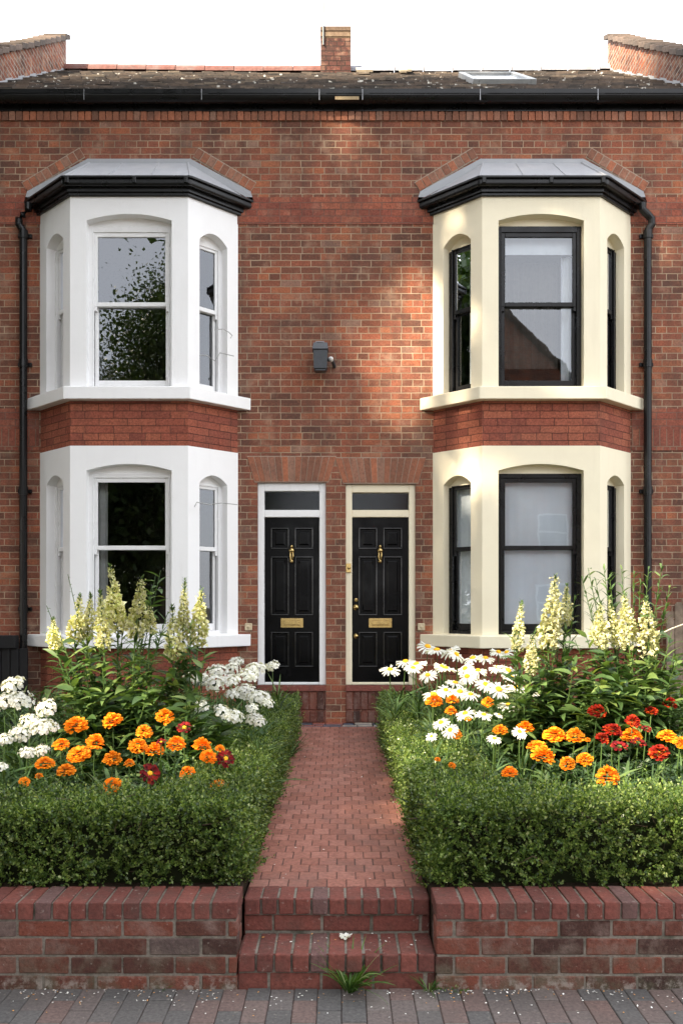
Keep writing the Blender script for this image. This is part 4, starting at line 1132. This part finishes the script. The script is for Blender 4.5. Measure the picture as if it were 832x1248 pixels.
def snapdragon(base, spikes, shoots, n_leafy, spread, label, matf, seed, ztop):
    r = np.random.default_rng(seed)
    bx, by = base; root = empty('snapdragon', (bx, by, BED-.02), label, 'snapdragon', 'tall pale yellow snapdragons')
    w = np.array([bx, by, BED-.02])
    SP, SD, SL_, SW, SDr = [], [], [], [], []
    tb = MB()
    def leafy(path, n, Lr, Wr, t0=.1, t1=1.0, el=.5):
        path = [np.array(p) for p in path]
        for i in range(n):
            t = t0+(t1-t0)*i/n; f = t*(len(path)-1); k = min(int(f), len(path)-2); p = path[k]+(path[k+1]-path[k])*(f-k)
            q = i*2.4+r.uniform(-.4,.4)
            SP.append(p); SD.append([math.cos(q), math.sin(q), r.uniform(el-.3, el+.5)]); SL_.append(r.uniform(*Lr)*(1.1-.55*t)); SW.append(r.uniform(*Wr)); SDr.append(r.uniform(.3,1.5))
    for i, (px, y0, y1, wp, d) in enumerate(spikes):
        top = np.array(at(px, y0, d)); bot = np.array(at(px, y1+10, d)); H = top[2]-bot[2]; W = wp*d/F
        V, Fc = spike_mesh(H*.95, W*(1.22 if matf is M_CREAMF else 1.08), seed*50+i, matf)
        lean = np.array([r.uniform(-.16,.16), r.uniform(-.08,.08)]); V[:, :2] += V[:, 2:3]*lean
        link_mesh('flower_spike', np_mesh('flower_spike', V, Fc, matf), root, tuple(bot-w))
        tip = MB()
        gb = np.array([bx+(bot[0]-bx)*.35, by+(bot[1]-by)*.35, BED])
        mid = gb*.5+bot*.5+np.array([r.uniform(-.03,.03), 0, 0])
        tb.tube([gb, mid, bot, top+np.array([lean[0]*H, lean[1]*H, 0])], [.008,.007,.006,.003], 6, False)
        leafy([gb, mid, bot], 46, (.15,.30), (.02,.042), .05, 1.0, .6)
        # green unopened tip
        n = 40; tt = r.uniform(.55, 1.03, n)**.8; q = r.uniform(0, 6.28, n)
        for k in range(n):
            SP.append(bot+(top-bot)*tt[k]+np.array([lean[0]*H*tt[k], lean[1]*H*tt[k], 0])); SD.append([math.cos(q[k]), math.sin(q[k]), 1.2]); SL_.append(.03); SW.append(.010); SDr.append(.2)
    for (px, y0, d, fine) in shoots:
        top = np.array(at(px, y0, d)); gb = np.array([bx+(top[0]-bx)*.3, by+.02, BED]); mid = gb*.45+top*.55+np.array([(bx-top[0])*.18, 0, 0])
        tb.tube([gb, mid, top], [.006,.005,.002], 5, False)
        if fine == 1: leafy([gb, mid, top], 46, (.09,.2), (.009,.017), .15, 1, .95)
        elif fine == 0: leafy([gb, mid, top], 26, (.16,.28), (.03,.05), .1, 1, .5)
        else: leafy([gb, mid, top], 22, (.02,.05), (.006,.01), .6, 1, .6)
    for i in range(n_leafy):
        q = r.uniform(0, 6.28); rad = spread*math.sqrt(r.uniform(.05, 1)); zt = BED+(ztop-BED)*r.uniform(.55, 1)*(1-.3*rad/spread)
        gb = np.array([bx+math.cos(q)*rad*.3, by+math.sin(q)*rad*.3, BED]); top = np.array([bx+math.cos(q)*rad, by+math.sin(q)*rad*.7, zt])
        mid = gb*.5+top*.5+np.array([0,0,.06])
        tb.tube([gb, mid, top], [.006,.005,.003], 5, False)
        leafy([gb, mid, top], 32, (.17,.34), (.032,.06), .12, 1, .35)
    V, Fc = blades(np.array(SP), np.array(SD), np.array(SL_), np.array(SW), np.array(SDr), 4)
    link_mesh('foliage', np_mesh('foliage', V-w, Fc, M_LEAFD), root)
    tb.build('stems', M_STEM, root, uv=False)
    return root

snapdragon((-1.55,-3.85), [(144,690,760,21,6.2),(165,705,766,20,6.15),(127,722,778,17,6.1),(91,726,772,18,6.25),(106,724,768,14,6.3),(69,755,780,16,6.1),(184,737,760,13,6.2)],
           [(83,700,6.25,2),(57,738,6.1,2),(190,700,6.5,0),(196,695,6.6,0),(185,715,6.5,0),(60,775,6.1,1),(205,745,6.4,1),(72,770,6.0,0),(120,765,6.2,1),(150,755,6.2,1),(175,750,6.2,1),(198,770,6.1,1),(100,780,6.1,1)], 32, .52, 'large pale yellow snapdragon clump in front of the white bay window', M_CREAMF, 11, 1.62)
snapdragon((-1.02,-3.95), [(214.4,740,795,20,6.05),(223,708,768,14,6.1),(241,718,776,20,6.1)], [(232,760,6.0,1),(205,770,6.0,0),(250,790,5.9,0)], 9, .3, 'slim pale yellow snapdragon with three spikes right of the large left clump', M_CREAMF, 12, 1.5)
snapdragon((1.22,-3.85), [(629,733,782,15,6.2),(645.5,775,810,17,6.05)], [(636,800,6.1,0),(625,770,6.2,1),(650,790,6.2,1),(640,830,5.9,0)], 14, .26, 'short cream snapdragon with two spikes beside the daisies', M_CREAMP, 13, 1.4)
snapdragon((1.48,-3.75), [(667,700,778,25,6.2),(687.5,714,752,16,6.3)], [(660,760,6.2,1),(680,740,6.3,1),(700,725,6.3,1),(650,770,6.2,1),(690,765,6.2,1),(672,790,6.1,0),(655,810,6.0,0),(700,800,6.0,0)], 28, .34, 'tallest cream snapdragon spike in front of the black framed lower window', M_CREAMP, 14, 1.5)
snapdragon((1.98,-3.85), [(729.5,735,778,22,6.15),(751,728,778,15,6.2),(766.5,724,778,22,6.15),(790.7,730,788,23,6.1)],
           [(716,692,6.3,1),(708,702,6.2,1),(735,690,6.3,1),(757,690,6.3,1),(772,695,6.3,1),(790,690,6.3,1),(806,688,6.25,1),(816,712,6.2,1),(812,735,6.2,1),(800,745,6.1,0),(800,800,6.0,0),(720,745,6.2,1),(742,700,6.3,1),(780,705,6.3,1),(725,705,6.3,1),(700,780,6.1,0),(735,790,6.0,0),(770,795,6.0,0),(818,770,6.0,0),(826,800,5.9,0),(712,770,6.1,0)], 52, .56, 'broad cream snapdragon clump with leafy shoots by the right downpipe', M_CREAMP, 15, 1.58)

# undergrowth fills the beds
def undergrowth(x0, x1, seed):
    r = np.random.default_rng(seed); n = 7500
    P = np.stack([r.uniform(x0, x1, n), -5.3+4.7*r.random(n)**1.15, np.full(n, BED)], 1)
    P[:, 2] += r.random(n)**1.3*np.where(P[:, 1] > -3.4, .42, .28)
    q = r.uniform(0, 6.28, n); D = np.stack([np.cos(q), np.sin(q), r.uniform(.3,1.6,n)], 1)
    V1 = blades(P, D, r.uniform(.10,.26,n), r.uniform(.008,.03,n), r.uniform(.4,1.5,n), 3)
    V, Fc = V1
    return np_mesh('undergrowth', V, Fc, M_UNDER)
o = link_mesh('undergrowth', undergrowth(-3.6, -.9, 31)); tag(o, 'dark green leafy undergrowth filling the left flower bed', 'undergrowth', kind='stuff')
o = link_mesh('undergrowth', undergrowth(.86, 3.6, 32)); tag(o, 'dark green leafy undergrowth filling the right flower bed', 'undergrowth', kind='stuff')

# broad basal leaves and grass at the hedge, right bed
def tuft(name, label, catg, loc, n, L, W, seed, droop=(.4,1.4), lift=(.5,1.8), mat=None, kind=None):
    r = np.random.default_rng(seed); q = r.uniform(0, 6.28, n)
    P = np.stack([np.cos(q)*.02, np.sin(q)*.02, np.zeros(n)], 1)*r.uniform(.3,1,n)[:, None]
    D = np.stack([np.cos(q), np.sin(q), r.uniform(*lift, n)], 1)
    V, Fc = blades(P, D, r.uniform(*L, n), r.uniform(*W, n), r.uniform(*droop, n), 5)
    o = link_mesh(name, np_mesh(name, V, Fc, mat or M_GRASS), None, loc); tag(o, label, catg, kind=kind); return o
tuft('grass_tuft', 'tuft of green grass growing at the foot of the steps', 'grass tuft', (.035,-6.03,.0), 64, (.15,.29), (.008,.014), 41, lift=(.5,2.2))
tuft('weed', 'small grassy weed at the right foot of the steps', 'weed', (.385,-6.02,.0), 22, (.07,.15), (.004,.008), 42)
tuft('broad_leaf_plant', 'plant with broad strap leaves behind the right hedge below the daisies', 'plant', at(565,955,5.0)[:2]+(BED,), 16, (.35,.55), (.03,.055), 43, lift=(.8,2.2), mat=M_LEAFD)
tuft('grass_clump', 'light green grass clump poking out of the right hedge top', 'grass clump', at(705,965,4.6)[:2]+(BED+.12,), 34, (.22,.33), (.006,.012), 44, lift=(1.2,3))
tuft('grass_clump', 'light green grass clump beside the white phlox and left hedge', 'grass clump', at(296,905,5.7)[:2]+(BED+.1,), 40, (.25,.42), (.007,.014), 45, lift=(1.0,2.6))
tuft('grass_clump', 'dark grass clump spilling onto the path at the left hedge end', 'grass clump', at(352,935,7.9)[:2]+(BED-.02,), 60, (.2,.38), (.005,.01), 46, lift=(.6,1.8), mat=M_UNDER)
tuft('weed', 'tiny weed at the foot of the left garden wall', 'weed', at(200,1203,4.0)[:2]+(.0,), 16, (.02,.045), (.003,.005), 47)
# trailing weed
r = np.random.default_rng(48); n = 60; t = r.random(n)
P = np.stack([.41+t*.13+r.normal(size=n)*.008, -6.02-t*.03+r.normal(size=n)*.006, r.uniform(0,.02,n)], 1)
V, Fc = leaves(P, r.normal(size=(n,3))+np.array([.4,-.2,.8]), r.uniform(.008,.016,n), r.uniform(.005,.009,n))
tag(link_mesh('creeping_weed', np_mesh('creeping_weed', V, Fc, M_GRASS)), 'creeping weed along the foot of the right garden wall', 'weed')

# fallen petals
r = np.random.default_rng(50); n = 300
P = np.stack([r.uniform(-1.8,1.8,n), -6.02-np.abs(r.normal(size=n))*.12, np.full(n,.0045)], 1)
cl = r.random(n) < .35; P[cl, 0] = r.choice([-1.3,-.85,-.62,.62,.8,.48,1.2], cl.sum())+r.normal(size=cl.sum())*.07; P[cl,1] = -6.02-np.abs(r.normal(size=cl.sum()))*.03
V, Fc = leaves(P, np.stack([r.normal(size=n), r.normal(size=n), np.full(n,.12)], 1), r.uniform(.006,.014,n), r.uniform(.005,.011,n), .08, up=np.tile([0,0,1.],(n,1)))
tag(link_mesh('fallen_petals', np_mesh('fallen_petals', V, Fc, M_FALLEN)), 'scattered white and orange petals on the pavement', 'petals', kind='stuff')
n = 46; yy = r.uniform(-5.5,-.6,n); P = np.stack([r.uniform(-.4,.36,n), yy, np.array([pz(y) for y in yy])+.004], 1)
st = 14; P[:st,1] = r.uniform(-5.96,-5.75,st); P[:st,2] = .1545
V, Fc = leaves(P, np.stack([r.normal(size=n), r.normal(size=n), np.full(n,.1)], 1), r.uniform(.008,.018,n), r.uniform(.006,.013,n), .08, up=np.tile([0,0,1.],(n,1)))
tag(link_mesh('path_petals', np_mesh('path_petals', V, Fc, M_FALLEN)), 'few pale petals scattered along the brick path', 'petals', kind='stuff')
# fallen white blossom on the lower step
it = []
for k in range(11):
    q = k*.6; o_ = Vector((math.cos(q), math.sin(q), 0)); it.append((o_*.004, o_*1.3+Vector((0,0,.25)), (0,0,1), random.uniform(.02,.034), .02, random.uniform(-.2,.3)))
o = link_mesh('fallen_blossom', petals_mesh('fallen_blossom', it, M_WPET), None, (.016,-5.80,.158)); tag(o, 'crumpled white blossom lying on the lower step', 'blossom')
# dried twig leaning out at right
b = MB(); b.tube([at(800,775,6.1),at(818,766,6.05),at(840,758,6.0)], [.006,.005,.004], 5); tag(b.build('dry_stalk', plain('dry_stalk', (.4,.36,.3))), 'bare pale dry stalk in front of the board fence', 'stalk')

# ------------------------------------------------------------------ street trees and houses opposite (some seen in the panes, some added out of view to block light)
SUN = Vector((1.2, 1.0, -1.1)).normalized(); SD = (1.2, 1.0, -1.1)
def lit_prob(hx, hz):  # chance of dropping a crown leaf so sun reaches chosen patches
    u, v = 416+110*hx, 735-110*(hz-1.71)
    p = .02
    e = ((u-497)/62)**2+((v-425)/105)**2
    if e < 1.35: p = max(p, 1.0 if e < 1.0 else .7)
    if 540 < u < 615 and 200 < v < 860: p = max(p, .55)
    if 600 <= u < 860 and 120 < v < 900: p = max(p, .44)
    if 385 < u < 470 and 120 < v < 260: p = max(p, .72)
    if u > 860: p = max(p, .3)
    if 2.2 < hx < 7.6 and -4.4 < hz < -1.2: p = max(p, .93)
    if hx > 4 and hz <= -4.4: p = max(p, .9)
    if hx > 5 and hz < -6.0: p = .05
    xp = hx-1.2*(.33-hz)/1.1
    if hz < -.2 and -.03 < xp < .43: p = .03  # leaves kept here so the path stays shaded
    return p

def tree(label, x, y, trunk_h, crown, radii, nclump, per, leafsize, seed, gaps=False, zbase=0):
    r = np.random.default_rng(seed)
    root = empty('street_tree', (x, y, zbase), label, 'tree', 'street trees')
    c = np.array(crown); R = np.array(radii)
    b = MB(); b.tube([(x,y,zbase-.2),(x+.05,y,trunk_h*.5),(c[0]*.3+x*.7,c[1]*.3+y*.7,trunk_h),(c[0],c[1],c[2])], [.34,.26,.2,.09], 10)
    ctr = []
    while len(ctr) < nclump:
        p = r.uniform(-1, 1, 3)
        if np.linalg.norm(p) < 1 and r.random() < .35+.65*np.linalg.norm(p): ctr.append(c+p*R)
    ctr = np.array(ctr)
    for p in ctr[::max(1, nclump//26)]:
        s = np.array([x*.6+c[0]*.4, y*.6+c[1]*.4, trunk_h*.9+.1*c[2]]); m = s*.45+p*.55+np.array([0,0,.4])
        b.tube([s, m, p], [.09,.05,.015], 6, False)
    b.build('trunk', M_BARK, root, uv=False, smooth=True)
    sz = R.mean()*.17
    P = (ctr[:, None, :]+r.normal(size=(nclump, per, 3))*sz*np.array([1,1,.7])).reshape(-1, 3)
    if gaps:  # crown culled to shape the sun patches on facade and garden
        t = -P[:, 1]/SD[1]
        hx, hz = P[:, 0]+SD[0]*t, P[:, 2]+SD[2]*t
        keep = np.ones(len(P), bool); rr = r.random(len(P))
        for i in range(len(P)):
            pr = lit_prob(hx[i], hz[i])
            if hz[i] < -1.2 and pr > .1:
                keep[i] = rr[i] > pr; continue
            nz = .5+.5*noise.noise(Vector((hx[i]*2.2, hz[i]*2.2, .3)))+.18*noise.noise(Vector((hx[i]*6, hz[i]*6, 1.3)))
            keep[i] = nz > (.5+(pr-.5)*.75 if pr > .1 else -1) if pr < .95 else False
        keep &= ~((P[:, 0] > -6.2) & (P[:, 2] < 10.5))  # clears leaves from the view mirrored in the panes
        P = P[keep]
    n = len(P)
    V, Fc = leaves(P, r.normal(size=(n,3))+np.array([0,0,-.3]), r.uniform(.8,1.3,n)*leafsize, r.uniform(.8,1.2,n)*leafsize*.7, .1)
    w = np.array([x, y, zbase]); link_mesh('crown', np_mesh('crown', V-w, Fc, M_TREE), root)
tree('large street tree by the kerb with crown shaped to shade the left house', -9.6, -7.75, 6.0, (-9.3,-8.3,12.2), (7.2,3.6,6.8), 420, 150, .30, 61, True)
tree('bushy street tree reflected in the white upper window', -6.2, -22.5, 4.0, (-5.3,-22.5,8.3), (3.2,2.4,4.9), 300, 260, .125, 62, zbase=-.2)
tree('low bushy tree reflected in the lower white window', -6.3, -24.5, 2.6, (-6.4,-24.5,4.0), (4.0,2.5,3.4), 220, 220, .13, 63, zbase=-.2)
tree('added unseen low tree left of the steps that shades the garden wall', -5.6, -9.7, 2.6, (-5.0,-9.7,3.8), (3.1,1.1,1.5), 150, 90, .16, 64, zbase=-.2)  # out-of-view tree added to keep sun off the garden wall

tree('added unseen slim tree on the left blocking sky from the bay panes', -9.2, -2.4, 2.6, (-9.2,-2.4,6.0), (2.6,1.6,4.8), 230, 100, .2, 65)  # out-of-view tree added to block bright sky mirrored in bay side panes
def opp_house(x0, x1, label):
    root = empty('brick_house', ((x0+x1)/2, -27, -.3), label, 'house', 'houses across the street')
    ev, rg = 9.3, 13.6; m = x0+(x1-x0)*.45
    b = MB(); b.box(x0, x1, -36, -27, -.3, ev); b.add([(x0,-27,ev),(x1,-27,ev),(m,-27,rg-.15)], [(0,1,2)]); b.build('wall', M_OPP, root)
    b = MB()
    for (xa, za, xb, zb) in ((x0-.2, ev-.1, m, rg), (m, rg, x1+.2, ev-.1)):
        b.add([(xa,-26.8,za),(xb,-26.8,zb),(xb,-36,zb),(xa,-36,za),(xa,-26.8,za+.14),(xb,-26.8,zb+.14),(xb,-36,zb+.14),(xa,-36,za+.14)], [(0,3,2,1),(4,5,6,7),(0,1,5,4),(1,2,6,5),(2,3,7,6),(3,0,4,7)])
    b.build('roof', M_TILE, root)
    for k in (.28, .72):
        for z in (1.0, 3.8, 6.6):
            xc = x0+(x1-x0)*k; b = MB(); b.box(xc-.6, xc+.6, -27.02, -26.96, z, z+1.5); w_ = b.build('window', M_WGLOSS, root)
            b = MB(); b.box(xc-.52, xc+.52, -26.958, -26.95, z+.08, z+.72); b.box(xc-.52, xc+.52, -26.958, -26.95, z+.8, z+1.42); b.build('pane', M_DARKG, w_)
for i, (a, c, l) in enumerate(((3.0,10.6,'brick house across the street reflected in the right windows'),(11.2,18.5,'far right brick house across the street'),(-22,-14,'far left brick house across the street beyond the trees'))):
    opp_house(a, c, l)

# ------------------------------------------------------------------ world, sun, camera
w = bpy.data.worlds.new('World'); sc.world = w; w.use_nodes = True; nt = w.node_tree; nt.nodes.clear()
sky = nt.nodes.new('ShaderNodeTexSky'); sky.sky_type = 'NISHITA'; sky.sun_disc = False
el = math.asin(-SUN.z); sky.sun_elevation = el; sky.sun_rotation = math.atan2(-SUN.x, -SUN.y); sky.dust_density = 2.5; sky.air_density = 1.0
tc = nt.nodes.new('ShaderNodeTexCoord'); no = nt.nodes.new('ShaderNodeTexNoise'); no.inputs['Scale'].default_value = 2.2; no.inputs['Detail'].default_value = 5
nt.links.new(tc.outputs['Generated'], no.inputs['Vector'])
cr = nt.nodes.new('ShaderNodeValToRGB'); cr.color_ramp.elements[0].position = .3; cr.color_ramp.elements[0].color = (.55,.55,.55,1); cr.color_ramp.elements[1].position = .62; cr.color_ramp.elements[1].color = (.95,.95,.95,1)
nt.links.new(no.outputs[0], cr.inputs[0])
mx = nt.nodes.new('ShaderNodeMix'); mx.data_type = 'RGBA'; nt.links.new(cr.outputs[0], mx.inputs[0]); nt.links.new(sky.outputs[0], mx.inputs[6]); mx.inputs[7].default_value = (8.6, 8.7, 9.0, 1)
bg = nt.nodes.new('ShaderNodeBackground'); bg.inputs['Strength'].default_value = .10; nt.links.new(mx.outputs[2], bg.inputs[0])
ow = nt.nodes.new('ShaderNodeOutputWorld'); nt.links.new(bg.outputs[0], ow.inputs[0])

sl = bpy.data.lights.new('sun', 'SUN'); sl.energy = 4.4; sl.angle = math.radians(1.2); sl.color = (1.0, .86, .66)
so = bpy.data.objects.new('sun', sl); COL.objects.link(so); so.rotation_euler = SUN.to_track_quat('-Z', 'Y').to_euler(); so.location = (-20, -20, 25)

cam = bpy.data.cameras.new('camera'); co = bpy.data.objects.new('camera', cam); COL.objects.link(co)
co.location = (0, CAMY, CAMZ); co.rotation_euler = (math.pi/2, 0, 0)
cam.sensor_fit = 'VERTICAL'; cam.sensor_height = 36; cam.lens = F/1248*36; cam.shift_y = (HZ-624)/1248; cam.clip_end = 2000; cam.clip_start = .05
sc.camera = co
sc.view_settings.view_transform = 'Standard'; sc.view_settings.look = 'None'; sc.view_settings.gamma = 1; sc.view_settings.exposure = 1.88
sc.view_settings.use_curve_mapping = False
sc.cycles.use_denoising = True
sc.cycles.max_bounces = 8; sc.cycles.diffuse_bounces = 4; sc.cycles.transparent_max_bounces = 12
